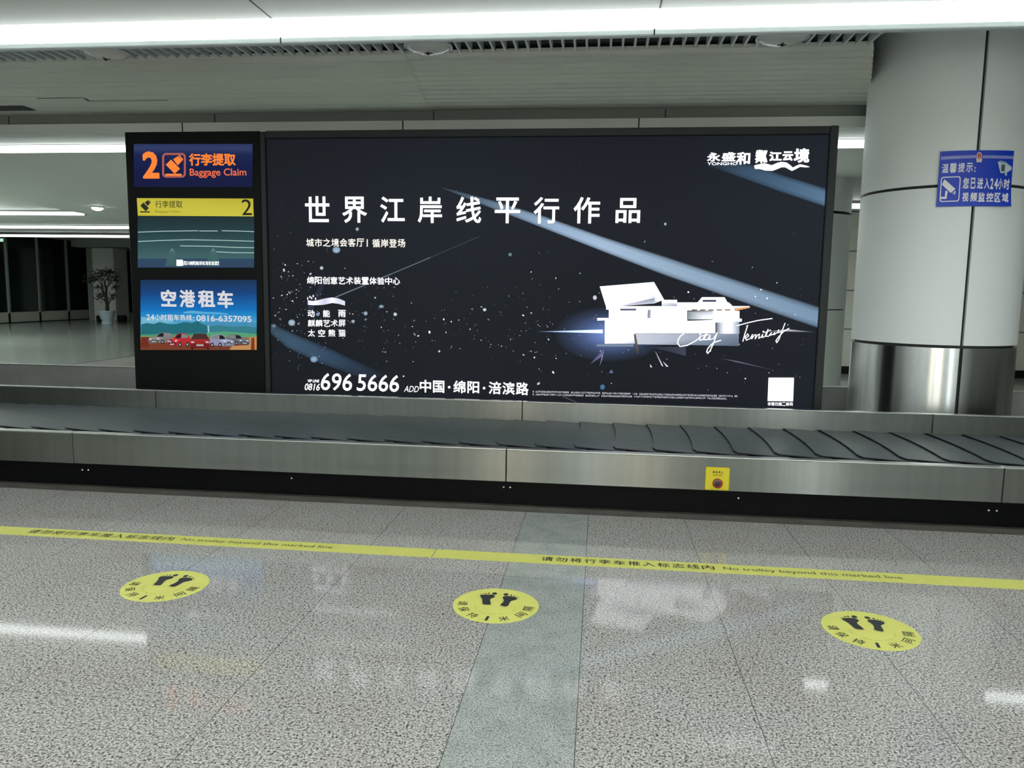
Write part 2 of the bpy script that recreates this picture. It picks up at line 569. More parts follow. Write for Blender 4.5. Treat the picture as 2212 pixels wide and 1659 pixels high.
# ------------------------------------------------------------------ the setting
struct('floor', MB().add([(-30, -9, 0), (16, -9, 0), (16, 8.9, 0), (-30, 8.9, 0)], [(0, 1, 2, 3)]), M_['granite'], 'speckled grey polished granite floor in front of the carousel')
mb = MB().add([(-30, 8.9, 0), (16, 8.9, 0), (16, 31, 0), (-30, 31, 0)], [(0, 1, 2, 3)])
mb.box(-9.4, 2, 12.2, 14.9, 0.0, .004, 1).box(-9.44, -9.4, 12.2, 14.9, 0, .006, 2)
struct('floor_back', mb, [M_['far_floor'], M_['mat_floor'], M_['seam']], 'pale glossy floor of the far hall')

# near ceiling: its far edge stops just short of the lamp row
mb = MB().box(-30, 16, -9, 5.45, 3.304, 3.42).box(-30, 16, 5.45, 5.64, 3.40, 3.42)
for x in (-5.03, -2.35, .333, 3.01): mb.box(x - .006, x + .006, -9, 5.449, 3.3025, 3.306, 1)
struct('ceiling', mb, [M_['ceil'], M_['seam']], 'smooth pale ceiling above the front floor')
mb = MB().box(-30, 16, 5.64, 8.2, 3.62, 3.66).box(-30, 16, 5.64, 5.68, 3.42, 3.62)
struct('ceiling_void', mb, M_['lipm'])
mb = MB().bbox(-30, 16, 5.60, 5.66, 3.181, 3.226, .008).box(-30, 16, 5.64, 5.66, 3.226, 3.42)
for x in (-5.03, -2.35, .31, 3.01): mb.box(x - .005, x + .005, 5.598, 5.603, 3.183, 3.225, 1)
struct('trim_1', mb, [M_['lipm'], M_['seam']], 'pale fascia lip under the lamp row')
mb = MB().box(-30, 1.95, 5.66, 6.2, 3.40, 3.42, 1)
x = -9.0
while x < 1.9:
    mb.box(x - .008, x + .008, 5.66, 6.17, 3.262, 3.40); x += .0893
struct('ceiling_baffles', mb, [M_['lipm'], M_['dark']], 'band of short baffles behind the fascia')
mb = MB()
mb.prism([(-30, 6.15), (1.9, 6.15), (2.5, 8.05), (-30, 8.05)], 3.325, 3.34, 1)
for i in range(12):
    y0 = 6.17 + i * .157; y1 = y0 + .157
    xe0, xe1 = 1.93 + (y0 - 6.17) * .31, 1.93 + (y1 - 6.17) * .31
    d = -1.62 - (y0 - 6.45) * .12
    mb.prism([(-30, y0 + .003), (d, y0 + .003), (d, y1 - .004), (-30, y1 - .004)], 3.256 - .001 * (i % 3), 3.29)
    mb.prism([(d, y0 + .013), (xe0, y0 + .013), (xe1, y1 - .013), (d, y1 - .013)], 3.26, 3.29)
mb.box(-9, -5.98, 7.62, 7.81, 3.249, 3.262, 2)
mb.box(-5.6, -5.11, 7.325, 7.34, 3.2525, 3.26, 2).box(-5.14, -4.3, 7.462, 7.475, 3.2525, 3.26, 2)
mb.add([(-5.11, 7.325, 3.2525), (-5.09, 7.34, 3.2525), (-5.12, 7.475, 3.2525), (-5.15, 7.462, 3.2525)], [(0, 1, 2, 3)], 2)
struct('ceiling_slats', mb, [M_['slat'], M_['dark'], M_['seam']], 'long slatted ceiling panels above the carousel')
# beam
mb = MB().box(-30, 16, 8.06, 8.2, 3.15, 3.5, 0).box(-30, 16, 8.02, 8.2, 3.05, 3.154, 1)
for x in (-6.87, -4.472, -2.076, .323, 2.72): mb.box(x - .007, x + .007, 8.0185, 8.021, 3.05, 3.154, 2).box(x - .007, x + .007, 8.02, 8.2, 3.0485, 3.05, 2)
for x in (-6.5, -4.127, -1.762, .583): mb.box(x - .006, x + .006, 8.0585, 8.061, 3.154, 3.25, 2)
struct('trim_2', mb, [M_['grey'], M_['ceil'], M_['seam']], 'two-stepped beam above the lightbox')
# hall ceilings: a first short panel, a lower main panel with a stepped left edge, a higher one beyond
struct('ceiling_hall', MB().box(-30, 16, 8.2, 8.885, 3.083, 3.2), M_['ceil'], 'strip of far hall ceiling before its first light')
A_ = [on_z(px, py, 3.0)[:2] for px, py in ((75, 443), (183, 462), (275, 474))]
mb = MB().prism([(A_[0][0], 8.885), (16, 8.885), (16, A_[2][1]), A_[2], A_[1], A_[0]], 3.0, 3.12)
mb.prism([(-30, 8.885), (A_[0][0], 8.885), (A_[0][0], 13.6), (-30, 13.6)], 3.0, 3.12)
struct('ceiling_main', mb, M_['ceil'], 'pale main ceiling of the far hall with a stepped edge')
struct('ceiling_beyond', MB().box(-30, 16, 8.885, 31.2, 3.2, 3.25), M_['ceil'], 'higher ceiling at the end of the far hall')
# walls
struct('wall_rear', MB().box(-30, 16, -9.1, -9, 0, 3.3), M_['greyd'])
for i, (x0, x1, m) in enumerate(((-2.6, -1.75, 'winw'), (-.46, .03, 'winc'), (.7, 1.5, 'winw'), (4.6, 5.3, 'winc'))):  # glowing panels added out of view so the brushed steel shows streaks
    mb = MB().box(x0 - .06, x0, -9, -8.9, 0, 2.9, 1).box(x1, x1 + .06, -9, -8.9, 0, 2.9, 1).box(x0, x1, -9, -8.9, 2.8, 2.9, 1).box(x0, x1, -8.98, -8.96, .05, 2.8)
    struct('added_window_%d' % (i + 1), mb, [M_[m], M_['frame']], 'lit glazed opening, added for streaks in the steel, in the unseen wall behind the photographer')
struct('wall_right', MB().box(16, 16.1, -9, 31, 0, 3.7), M_['wall'])
struct('wall_left', MB().box(-30.1, -30, -9, 31, 0, 3.7), M_['wall'])
struct('wall_back', MB().box(-30, 16, 31, 31.1, 0, 3.3), M_['deep'])
mb = MB().box(2.2, 16, 14.9, 15, 0, 3.05)
struct('wall_far_right', mb, M_['tile'], 'white tiled wall behind the columns')
struct('baseboard_far_right', MB().box(2.2, 16, 14.86, 14.9, 0, .14), M_['black'], 'black baseboard of the white tiled wall')

# glazed partition on the left of the far hall
PX = -21.4
gl = thing('glass_partition', 'dark green glass partition with grey posts and steel kick plate at the far left', 'partition', (PX, 25, 0))
gl['kind'] = 'structure'
posts = [on_x(px, 640, PX)[1] for px in (-38, 17, 84, 146.5)]
ends = [22.0] + posts[1:] + [31.0]
for a, b in zip(ends, ends[1:]):
    MB().box(PX - .03, PX, a + .05, b - .05, .42, 3.2).build('pane', M_['glass'], gl)
    k = MB().bbox(PX - .04, PX + .02, a + .05, b - .05, .03, .4, .01).build('kick_plate', M_['kick'], gl)
for y in ends[1:-1]:
    MB().bbox(PX - .08, PX + .06, y - .05, y + .05, .36, 3.2, .01).box(PX - .05, PX + .03, y - .04, y + .04, 0, .36, 1).build('post', [M_['mullion'], M_['black']], gl)
struct('wall_beyond_glass', MB().box(-30, PX - .3, 21.8, 31, 0, 3.2), M_['deep'])

p = on_z(10, 517, 3.05)
o = thing('exit_sign', 'small green exit sign glowing above the far glass partition', 'sign', (-20.7, 25.0, 2.86))
MB().bbox(-21.0, -20.62, 25.0, 25.05, 2.86, 3.0, .01).build('housing', M_['black'], o)
MB().box(-20.98, -20.64, 24.995, 24.9985, 2.875, 2.985).build('face', M_['exitg'], o)
MB().box(-20.82, -20.80, 25.015, 25.035, 3.0, 3.2).build('hanger', M_['black'], o)

# pale pier and dark doorway behind the potted tree
y = 29.2
x0, x1 = on_y(200, 600, y)[0], on_y(247, 600, y)[0]
struct('wall_pier', MB().bbox(x0, x1, y, y + .9, 0, 3.2, .02).box(on_y(183, 600, y)[0], x0, y + .15, y + .9, 0, 3.2, 1), [M_['wall'], M_['grey']], 'pale pier behind the potted tree')
MBk = MB().box(on_y(257, 690, 30.7)[0], on_y(300, 690, 30.7)[0], 30.7, 30.75, 0, .3)
struct('baseboard_back', MBk, M_['kick'])
struct('ceiling_drop', MB().box(-20.6, -14, 28.4, 31, 2.9, 3.2), M_['grey'])

# ------------------------------------------------------------------ linear lamps in the ceilings, and added unseen pendants
proto = thing('batten_light', '', 'ceiling light', (0, 5.62, 3.28), 'batten lights in the front ceiling slot')
MB().box(-.672, .672, 5.607, 5.637, 3.2285, 3.326).build('diffuser', M_['lampw'], proto)
MB().tube([(-.645, 5.604, 3.345), (.645, 5.604, 3.345)], .014, 12).build('tube', M_['lampw'], proto)
for s in (-1, 1):
    MB().bbox(min(s * .640, s * .672), max(s * .640, s * .672), 5.586, 5.637, 3.3285, 3.365, .004).build('socket', M_['opal'], proto)
MB().box(-.672, .672, 5.610, 5.638, 3.3262, 3.3295).build('gear_tray', M_['lipm'], proto)
first = True
for k in range(-2, 8):
    # module k spans between the joints at -3.237 + 1.36 (k-1) .. k
    xc = -3.237 + 1.36 * (k - .5) + 0
    if k >= 5: l = ''
    else:
        l = {-2: 'white batten light in the ceiling slot, second beyond the left edge of the picture',
             -1: 'white batten light in the ceiling slot, first beyond the left edge of the picture',
             0: 'white batten light in the ceiling slot at the far left end, over the background hall',
             1: 'white batten light in the ceiling slot above the baggage claim display',
             2: 'white batten light in the ceiling slot above the headline\'s first four characters',
             3: 'white batten light in the ceiling slot above the middle of the black advertisement',
             4: 'white batten light in the ceiling slot above the advertisement\'s white logo',
             }[k]
    if k == 5: l = 'white batten light in the ceiling slot crossing in front of the round column'
    if k > 5: l = 'white batten light in the ceiling slot, %s beyond the right edge of the picture' % ('first' if k == 6 else 'second')
    o = proto if first else copy_tree(proto)
    first = False
    move(o, (xc, 5.62, 3.28)); o['label'] = l


def hall_strip(x0, x1, y, zc, label):
    o = thing('linear_light', label, 'ceiling light', (x0, y, zc), 'long linear lights of the far hall')
    MB().box(x0, x1, y + .062, y + .075, zc - .037, zc + .039).build('housing', M_['lipm'], o)
    MB().box(x0 + .01, x1 - .01, y, y + .062, zc - .037, zc + .037).build('diffuser', M_['lamph'], o)
    MB().box(x0, x1, y - .02, y + .062, zc + .0375, zc + .04).build('top_plate', M_['lipm'], o)  # projecting lip added to keep the strip's upward glow off the ceiling
    for s in (x0, x1): MB().bbox(s - .012, s + .012, y - .003, y + .074, zc - .04, zc + .04, .003).build('end_cap', M_['lipm'], o)


def added_pendant(x0, x1, y, z, label, far=False, low='lampr'):  # up-and-down pendants added out of view to supply the general light
    o = thing('added_pendant_light', label, 'ceiling light', (x0, y, z), 'unseen pendant lights added to light the halls')
    top = 3.0 if far else 3.304
    MB().box(x0, x1, y - .11, y - .10, z - .035, z + .035).box(x0, x1, y + .10, y + .11, z - .035, z + .035).box(x0, x1, y - .1, y + .1, z - .005, z + .005).build('housing', M_['lipm'], o)
    MB().box(x0, x1, y - .1, y + .1, z - .03, z - .02).build('lower_diffuser', M_['lampf' if far else low], o)
    MB().box(x0, x1, y - .1, y + .1, z + .02, z + .03).build('upper_diffuser', M_['lampf' if far else 'lampu'], o)
    for x in (x0 + .2, (x0 + x1) / 2, x1 - .2): MB().box(x - .01, x + .01, y - .01, y + .01, z + .03, top).build('hanger', M_['lipm'], o)


added_pendant(-9, 6, 3.0, 3.05, 'added unseen pendant light overhead, nearest row, above the photographer')
added_pendant(-8, 5, .2, 3.06, 'added unseen pendant light overhead, second row, out of the picture')
added_pendant(-10, 8, -2.4, 3.06, 'added unseen pendant light behind the photographer, middle row, out of the picture', False, 'lampb')
added_pendant(-10, 8, -6.0, 3.06, 'added unseen pendant light behind the photographer, last row, out of the picture', False, 'lampb')
added_pendant(-25, -10.8, 12.0, 2.9, 'added unseen pendant light in the far hall, beyond the left edge of the picture', True)  # these unseen ones are added to brighten the far hall
added_pendant(-26, -14.4, 16.5, 2.9, 'added unseen pendant light in the far hall, left of the glowing strips, out of the picture', True)
added_pendant(-5.2, 2.6, 11.5, 2.6, 'added unseen pendant light in the far hall, hidden behind the black advertisement', True)
hall_strip(-15, 9, 8.8, 3.04, 'long linear light just behind the beam, running behind the advertisement top')
p = on_y(0, 460.5, 17.5); hall_strip(-26, -12.3, 17.5, p[2], 'linear light with a slanting right end beside the round spotlight')
p = on_y(0, 490, 21.9); hall_strip(PX + .2, -10, 21.9, p[2], 'lower middle linear light of the far hall, second from the bottom')
p = on_y(30, 509, 24.9); hall_strip(PX + .15, -11.5, 24.9, p[2], 'farthest and lowest linear light, over the glass partition')
p = on_y(1849, 445, 13.6); hall_strip(2.6, 9, 13.6, p[2], 'short visible piece of linear light between the two round columns')

o = thing('spotlight', 'round glowing ceiling spotlight in the far hall ceiling', 'ceiling light', (*on_z(210, 446, 3.0)[:2], 3.0))
c = o['at']
MB().lathe([(.13, .0), (.135, -.012), (.115, -.03)], c).build('rim', M_['opal'], o)
MB().lathe([(.112, -.02), (.10, -.05), (.06, -.075), (.01, -.085)], c).build('lens', M_['spot'], o)

# unlit round ceiling lamps behind the fascia
dproto = None
for (px, py), l in zip(((228, 120), (925, 107), (1690, 88)), ('unlit round glass ceiling lamp above the left background hall', 'unlit round glass ceiling lamp above the middle of the headline', 'unlit round glass ceiling lamp left of the round column top')):
    x, yy, _ = on_z(px, py, 3.25)
    if dproto is None:
        dproto = thing('round_ceiling_lamp', l, 'ceiling light', (x, yy, 3.28), 'round ceiling lamps behind the fascia')
        MB().lathe([(.165, .05), (.185, .0), (.187, -.012), (.172, -.02), (.168, -.008)], (x, yy, 3.28), 40).build('rim', M_['lipm'], dproto)
        MB().lathe([(.168, -.01), (.15, -.028), (.10, -.045), (.05, -.052), (.01, -.054)], (x, yy, 3.28), 40).build('dish', M_['opal'], dproto)
        q = MB()
        for a in (.5, 2.6, 4.7): q.tube([(x, yy, 3.226), (x + .035 * math.cos(a), yy + .035 * math.sin(a), 3.229)], .007, 6)
        q.lathe([(.012, -.052), (.012, -.066), (.006, -.07)], (x, yy, 3.28), 12).build('clip', M_['frame'], dproto)
    else:
        d = copy_tree(dproto); move(d, (x, yy, 3.28)); d['label'] = l

# ------------------------------------------------------------------ round columns
C1, R1 = (2.925, 7.259), .65


def hit_column(px, py, c, r):
    d = ray(px, py); dx, dy = d[0], d[1]; L = math.hypot(dx, dy); dx /= L; dy /= L
    t0 = c[0] * dx + c[1] * dy; h2 = r * r - (c[0] ** 2 + c[1] ** 2 - t0 * t0)
    t = t0 - math.sqrt(max(h2, 0)); return math.atan2(dy * t - c[1], dx * t - c[0])


th = hit_column(2100, 480, C1, R1)
o = thing('round_column', 'thick round column with white panels over a brushed steel base, right of the advertisement', 'column', (C1[0], C1[1], 0))
o['kind'] = 'structure'
MB().lathe([(R1 - .03, 0), (R1 - .03, 3.62)], (C1[0], C1[1], 0), 64).build('core', M_['seam'], o)
g = .013 / R1
for z0, z1, nm, mt in ((0, 1.022, 'steel_base_panel', 'csteel'), (1.046, 2.303, 'cladding_panel', 'clad'), (2.327, 3.62, 'cladding_panel', 'clad')):
    for a in (th, th + math.pi):
        MB().shell((C1[0], C1[1]), R1 - .028, R1, a + g, a + math.pi - g, z0, z1, 48).build(nm, M_[mt], o)
az2 = math.radians(16.7); D2 = 11.85
a2 = az2 - math.asin(.65 / D2)
C2 = (D2 * math.sin(a2), D2 * math.cos(a2))
o = thing('round_column', 'farther white round column glimpsed between the advertisement and the near column', 'column', (C2[0], C2[1], 0))
o['kind'] = 'structure'
MB().lathe([(.62, 0), (.62, 3.05)], (C2[0], C2[1], 0), 48).build('core', M_['seam'], o)
for z0, z1 in ((0, 1.235), (1.25, 2.525), (2.56, 3.05)):
    for a in (.3, .3 + math.pi): MB().shell(C2, .625, .65, a + .01, a + math.pi - .01, z0, z1, 40).build('cladding_panel', M_['clad'], o)

# blue surveillance notice on the near column
ths = hit_column(2110, 385, C1, R1)
nrm, tan_ = (math.cos(ths), math.sin(ths)), (-math.sin(ths), math.cos(ths))
SW, SH, ZC, RB = .55, .43, 2.365, .95


def on_sheet(u, v, d=0.0):
    s, t = u / SW + .5, .5 - v / SH
    off = R1 + .006 + d - RB * (1 - math.cos(u / RB)) + .035 * max(s, 0) ** 4 * max(t, 0) ** 4
    a = RB * math.sin(u / RB)
    return C1[0] + nrm[0] * off + tan_[0] * a, C1[1] + nrm[1] * off + tan_[1] * a, ZC + v


QUAD = [(340, 180), (2055, 140), (1940, 1390), (235, 1415)]


def sheet_uv(x, y):
    s = t = .5
    for _ in range(12):
        (ax, ay), (bx, by), (cx_, cy_), (dx, dy) = QUAD
        fx = (1 - s) * (1 - t) * ax + s * (1 - t) * bx + s * t * cx_ + (1 - s) * t * dx - x
        fy = (1 - s) * (1 - t) * ay + s * (1 - t) * by + s * t * cy_ + (1 - s) * t * dy - y
        J = np.array([[(1 - t) * (bx - ax) + t * (cx_ - dx), (1 - s) * (dx - ax) + s * (cx_ - bx)], [(1 - t) * (by - ay) + t * (cy_ - dy), (1 - s) * (dy - ay) + s * (cy_ - by)]])
        ds = np.linalg.solve(J, [-fx, -fy]); s += ds[0]; t += ds[1]
    return (s - .5) * SW, (.5 - t) * SH


notice = thing('notice_sign', 'blue surveillance notice stuck on the near round column', 'sign', (*on_sheet(0, -SH / 2)[:2], ZC - SH / 2))
mb = MB(); n = 24
P, F = [], []
for j in range(n + 1):
    for i in range(n + 1):
        for d in (0, -.003): P.append(on_sheet((i / n - .5) * SW, (.5 - j / n) * SH, d))
I = lambda i, j, k: ((j * (n + 1)) + i) * 2 + k
for j in range(n):
    for i in range(n):
        F.append((I(i, j, 0), I(i, j + 1, 0), I(i + 1, j + 1, 0), I(i + 1, j, 0))); F.append((I(i, j, 1), I(i + 1, j, 1), I(i + 1, j + 1, 1), I(i, j + 1, 1)))
for i in range(n):
    F += [(I(i, 0, 0), I(i + 1, 0, 0), I(i + 1, 0, 1), I(i, 0, 1)), (I(i, n, 0), I(i, n, 1), I(i + 1, n, 1), I(i + 1, n, 0)),
          (I(0, i, 0), I(0, i, 1), I(0, i + 1, 1), I(0, i + 1, 0)), (I(n, i, 0), I(n, i + 1, 0), I(n, i + 1, 1), I(n, i, 1))]
mb.add(P, F, 0, None, True).build('panel', M_['blue'], notice)


def sheet_text(mb, s, x0, y0, x1, y1, bold):
    u0, v0 = sheet_uv(x0, (y0 + y1) / 2)[0], sheet_uv((x0 + x1) / 2, y1)[1]
    u1, v1 = sheet_uv(x1, (y0 + y1) / 2)[0], sheet_uv((x0 + x1) / 2, y0)[1]
    letter(mb, s, u0, v0, u1, v1, lambda a, b: on_sheet(a, b, .0012), bold)


def sheet_poly(mb, pts, d=.0012, col=(1, 1, 1)):
    mb.add([on_sheet(*sheet_uv(x, y), d) for x, y in pts], [list(range(len(pts)))[::-1]], 0, [col] * len(pts))


mb = MB()
sheet_text(mb, '温', 365, 455, 510, 660, .02); sheet_text(mb, '馨', 535, 440, 690, 660, .02)
sheet_text(mb, '提', 718, 440, 868, 650, .02); sheet_text(mb, '示', 895, 440, 1045, 645, .025)
sheet_poly(mb, [(1085, 530), (1110, 530), (1106, 570), (1080, 570)]); sheet_poly(mb, [(1080, 600), (1105, 600), (1102, 640), (1076, 640)])
mb.build('lettering', M_['white'], notice)
mb = MB()
for s, a, b in zip('您已进入24小时', (822, 990, 1142, 1305, 1445, 1545, 1635, 1785), (955, 1110, 1280, 1430, 1525, 1632, 1755, 1930)): sheet_text(mb, s, a, 768, b, 1012, .03)
mb.build('lettering', M_['white'], notice)
mb = MB()
for s, a, b in zip('视频监控区域', (805, 983, 1160, 1350, 1545, 1725), (945, 1140, 1318, 1515, 1690, 1888)): sheet_text(mb, s, a, 1092, b, 1300, .03)
mb.build('lettering', M_['white'], notice)
mb = MB()
for i in range(22):
    x, yy = 350 + i * 35.3, 330 - i * 1.4
    sheet_poly(mb, [(x - 4, yy - 34), (x + 9, yy - 35), (x + 25, yy), (x + 5, yy + 33), (x - 8, yy + 33), (x + 11, yy)])
    x, yy = 1288 + i * 34.7, 303 - i * .6
    sheet_poly(mb, [(x + 22, yy - 34), (x + 9, yy - 34), (x - 9, yy), (x + 5, yy + 33), (x + 18, yy + 33), (x + 5, yy)][::-1])
mb.build('chevron_border', M_['white'], notice)
mb = MB()
ell = lambda x, y, a, b, k=18: [(x + a * math.cos(2 * math.pi * i / k), y + b * math.sin(2 * math.pi * i / k)) for i in range(k)]
sheet_poly(mb, ell(1192, 300, 66, 100), .0012, lin((214, 200, 190))); sheet_poly(mb, [(1120, 350), (1262, 350), (1240, 425), (1130, 425)], .0013, lin((214, 208, 204)))
sheet_poly(mb, ell(1192, 290, 46, 66), .0020, lin((170, 60, 62))); sheet_poly(mb, ell(1194, 322, 24, 30), .0026, lin((222, 150, 130)))
sheet_poly(mb, [(1192, 240), (1204, 275), (1225, 280), (1207, 296), (1212, 320), (1192, 306), (1172, 320), (1177, 296), (1159, 280), (1180, 275)], .0030, lin((200, 110, 100)))
mb.build('emblem', M_['print'], notice)
mb = MB()
def ring(x0, y0, x1, y1, r, w):
    def rr(a, b, c, d, q):
        out = []
        for (cx_, cy_, s) in ((c - q, b + q, -90), (c - q, d - q, 0), (a + q, d - q, 90), (a + q, b + q, 180)):
            out += [(cx_ + q * math.cos(math.radians(s + t)), cy_ + q * math.sin(math.radians(s + t))) for t in range(0, 91, 15)]
        return out
    return rr(x0, y0, x1, y1, r), rr(x0 + w, y0 + w, x1 - w, y1 - w, max(r - w, 2))
A, B = ring(0, 0, 1, 1, .12, .06)
bl = lambda s, t: ((1 - s) * (1 - t) * 345 + s * (1 - t) * 778 + s * t * 735 + (1 - s) * t * 302, (1 - s) * (1 - t) * 748 + s * (1 - t) * 735 + s * t * 1300 + (1 - s) * t * 1310)
A = [bl(*q) for q in ring(0, 0, 1, 1, .12, .05)[0]]; B = [bl(*q) for q in [(.05 + a * .9, .04 + b * .92) for a, b in ring(0, 0, 1, 1, .1, .05)[0]]]
for i in range(len(A)):
    j = (i + 1) % len(A)
    lp = lambda p, q, t: (p[0] + (q[0] - p[0]) * t, p[1] + (q[1] - p[1]) * t)
    for q in range(6): sheet_poly(mb, [lp(A[i], A[j], q / 6), lp(A[i], A[j], (q + 1) / 6), lp(B[i], B[j], (q + 1) / 6), lp(B[i], B[j], q / 6)], .0018)
sheet_poly(mb, [(415, 800), (655, 1020), (550, 1110), (360, 920)], .0034)
sheet_poly(mb, [(628, 1060), (662, 1078), (640, 1150), (618, 1135), (632, 1090)]); sheet_poly(mb, [(600, 1095), (618, 1085), (606, 1125), (588, 1112)])
sheet_poly(mb, [(440, 1045), (490, 1080), (470, 1150), (425, 1150)]); sheet_poly(mb, [(425, 1150), (470, 1150), (460, 1240), (428, 1240)]); sheet_poly(mb, [(322, 1192), (428, 1192), (428, 1240), (318, 1240)])
mb.build('camera_icon', M_['white'], notice)
mb = MB()
sheet_poly(mb, [(1625, 410), (1690, 378), (1830, 400), (1985, 500), (1985, 560), (1850, 635), (1700, 655), (1665, 560)], .0042, lin((196, 212, 220)))
sheet_poly(mb, [(1640, 400), (1700, 376), (1830, 400), (1985, 500), (1830, 440), (1700, 425)], .0050, lin((150, 172, 200)))
sheet_poly(mb, [(1715, 465), (1810, 455), (1800, 610), (1705, 605)], .0058, lin((66, 92, 100)))
sheet_poly(mb, [(1800, 650), (1865, 630), (1862, 690), (1822, 712)], .0030, lin((170, 205, 215)))
mb.build('camera_picture', M_['print'], notice)

# ------------------------------------------------------------------ baggage carousel
FY = 4.88
car = thing('baggage_carousel', 'long steel baggage carousel with overlapping black rubber plates', 'baggage carousel', (0, FY, 0))
xs = [-9.67, -6.64, -3.607, -.582, 2.449, 5.48, 8.5]
for a, b in zip(xs, xs[1:]):
    e = .0018
    MB().bbox(a + e, b - e, FY, FY + .03, .198, .409, .003).build('front_panel', M_['steel'], car)
    MB().bbox(a + e, b - e, FY - .002, FY + .06, .409, .4175, .003).build('front_edge', M_['bright'], car)
xs = [-10.0, -6.89, -3.75, -.608, 2.536, 5.68, 8.5]
RY = 6.14
for a, b in zip(xs, xs[1:]):
    e = .0018
    MB().bbox(a + e, b - e, RY, RY + .03, .372, .541, .003).build('rear_panel', M_['steel'], car)
    MB().bbox(a + e, b - e, RY - .002, RY + .05, .541, .549, .003).build('rear_edge', M_['bright'], car)
MB().box(-9.67, 8.5, FY + .055, FY + .085, 0, .26).build('plinth', M_['plinth'], car)
MB().box(-9.67, 8.5, FY + .012, FY + .055, 0, .035).build('kick_strip', M_['skirt'], car)
MB().box(-9.67, 8.5, FY + .085, RY + .2, .0, .33).build('base', M_['black'], car)
MB().box(-10, 8.5, RY + .03, RY + .2, .33, .52).build('rear_base', M_['black'], car)
for x, z in ((-3.582, .142), (-3.537, .142), (-2.055, .147), (-.603, .149), (-.56, .149), (.904, .143), (2.406, .134), (2.452, .134)):
    MB().lathe([(.006, 0), (.006, .003), (.003, .005)], (x, FY + .055, z), 10, axis='y').build('bolt', M_['bright'], car)
# rear leg of the loop seen behind the display
MB().box(-12, 8.5, 8.30, 8.33, .0, .485).build('far_leg_panel', M_['bench'], car)
MB().bbox(-12, 8.5, 8.295, 8.36, .485, .5, .004).build('far_leg_edge', M_['bright'], car)
# the crescent plates
pitch = .264
mb = MB(); nt = 14
P, F = [], []
zl, zr, th_ = .402, .386, .007
for j in range(nt + 1):
    t = j / nt
    yy = 6.13 + (5.118 - 6.13) * t
    e = .085 * t - .102 * t * t
    if t > .93: e += (t - .93) * .35
    for i in range(7):
        s = i / 6
        xx = e * (1 - .15 * s) + s * (pitch + .07)
        zt = zl + (zr - zl) * s
        y2 = yy - (.03 * s if j == nt else 0)
        P += [(xx, y2, zt), (xx, y2, zt - th_)]
I = lambda i, j, k: (j * 7 + i) * 2 + k
mis = []
for j in range(nt):
    for i in range(6):
        mb_f = [(I(i, j, 0), I(i, j + 1, 0), I(i + 1, j + 1, 0), I(i + 1, j, 0)), (I(i, j, 1), I(i + 1, j, 1), I(i + 1, j + 1, 1), I(i, j + 1, 1))]
        F += mb_f
mb.add(P, F, 0, None, False)
E_ = []
for j in range(nt): E_ += [(I(0, j, 0), I(0, j, 1), I(0, j + 1, 1), I(0, j + 1, 0)), (I(6, j, 0), I(6, j + 1, 0), I(6, j + 1, 1), I(6, j, 1))]
for i in range(6): E_ += [(I(i, 0, 0), I(i + 1, 0, 0), I(i + 1, 0, 1), I(i, 0, 1)), (I(i, nt, 0), I(i, nt, 1), I(i + 1, nt, 1), I(i + 1, nt, 0))]
for f in E_:
    mb.f.append(list(f)); mb.mi.append(1); mb.sm.append(False)
plate0 = mb.build('belt_plate', [M_['rubber'], M_['rubber_edge']], car)
# mesh was made relative to the carousel; set the first and copy the rest along the belt
k0 = .110 + .008
first = True
for k in range(-36, 27):
    x = k0 + k * pitch
    o = plate0 if first else plate0.copy()
    if not first: COL.objects.link(o); o.parent = car
    first = False
    o.location = (x, 0, 0)

# emergency stop on the front panel
st = thing('emergency_stop', 'yellow emergency stop plate on the carousel front panel', 'emergency stop button', (.757, FY, .205))
MB().bbox(.683, .833, FY - .008, FY - .0005, .204, .352, .006).build('plate', M_['yplate'], st)
MB().lathe([(.031, .008), (.0315, .014), (.028, .02), (.02, .022)], (.76, FY, .249), 28, axis='y').build('button', M_['red'], st)
MB().lathe([(.017, .021), (.017, .027), (.013, .029), (.012, .025), (.009, .025), (.008, .03), (.003, .031)], (.757, FY, .252), 24, axis='y').build('button_cap', M_['darkbtn'], st)
mb = MB()
put = lambda a, b: (a, FY - .0088, b)
for s, a in zip('紧急停止', (.727, .7435, .7615, .779)): letter(mb, s, a, .313, a + .0135, .3285, put, .02)
letter(mb, 'E-STOP', .7305, .2955, .786, .3055, put, .01)
mb.build('lettering', M_['ink'], st)

# ------------------------------------------------------------------ floor tape and distance stickers
def tape(x0, x1, a, b, c, d, label):
    t = thing('floor_tape', label, 'floor tape', ((x0 + x1) / 2, 4.013, 0), 'yellow warning tape along the carousel')
    MB().box(x0, x1, 3.946, 4.081, 0.0002, .0012).build('band', M_['yellow'], t)
    mb = MB(); put = lambda p, q: (p, q, .0016)
    s = '请勿将行李车推入标志线内'; w = (b - a) / len(s)
    for i, ch in enumerate(s): letter(mb, ch, a + i * w + w * .08, 3.987, a + (i + 1) * w - w * .08, 4.052, put, .012)
    mb.build('lettering', M_['ink'], t)
    mb = MB(); letter(mb, 'No trolley beyond this marked line', c, 3.985, d, 4.042, put, 0); mb.build('lettering', M_['ink'], t)


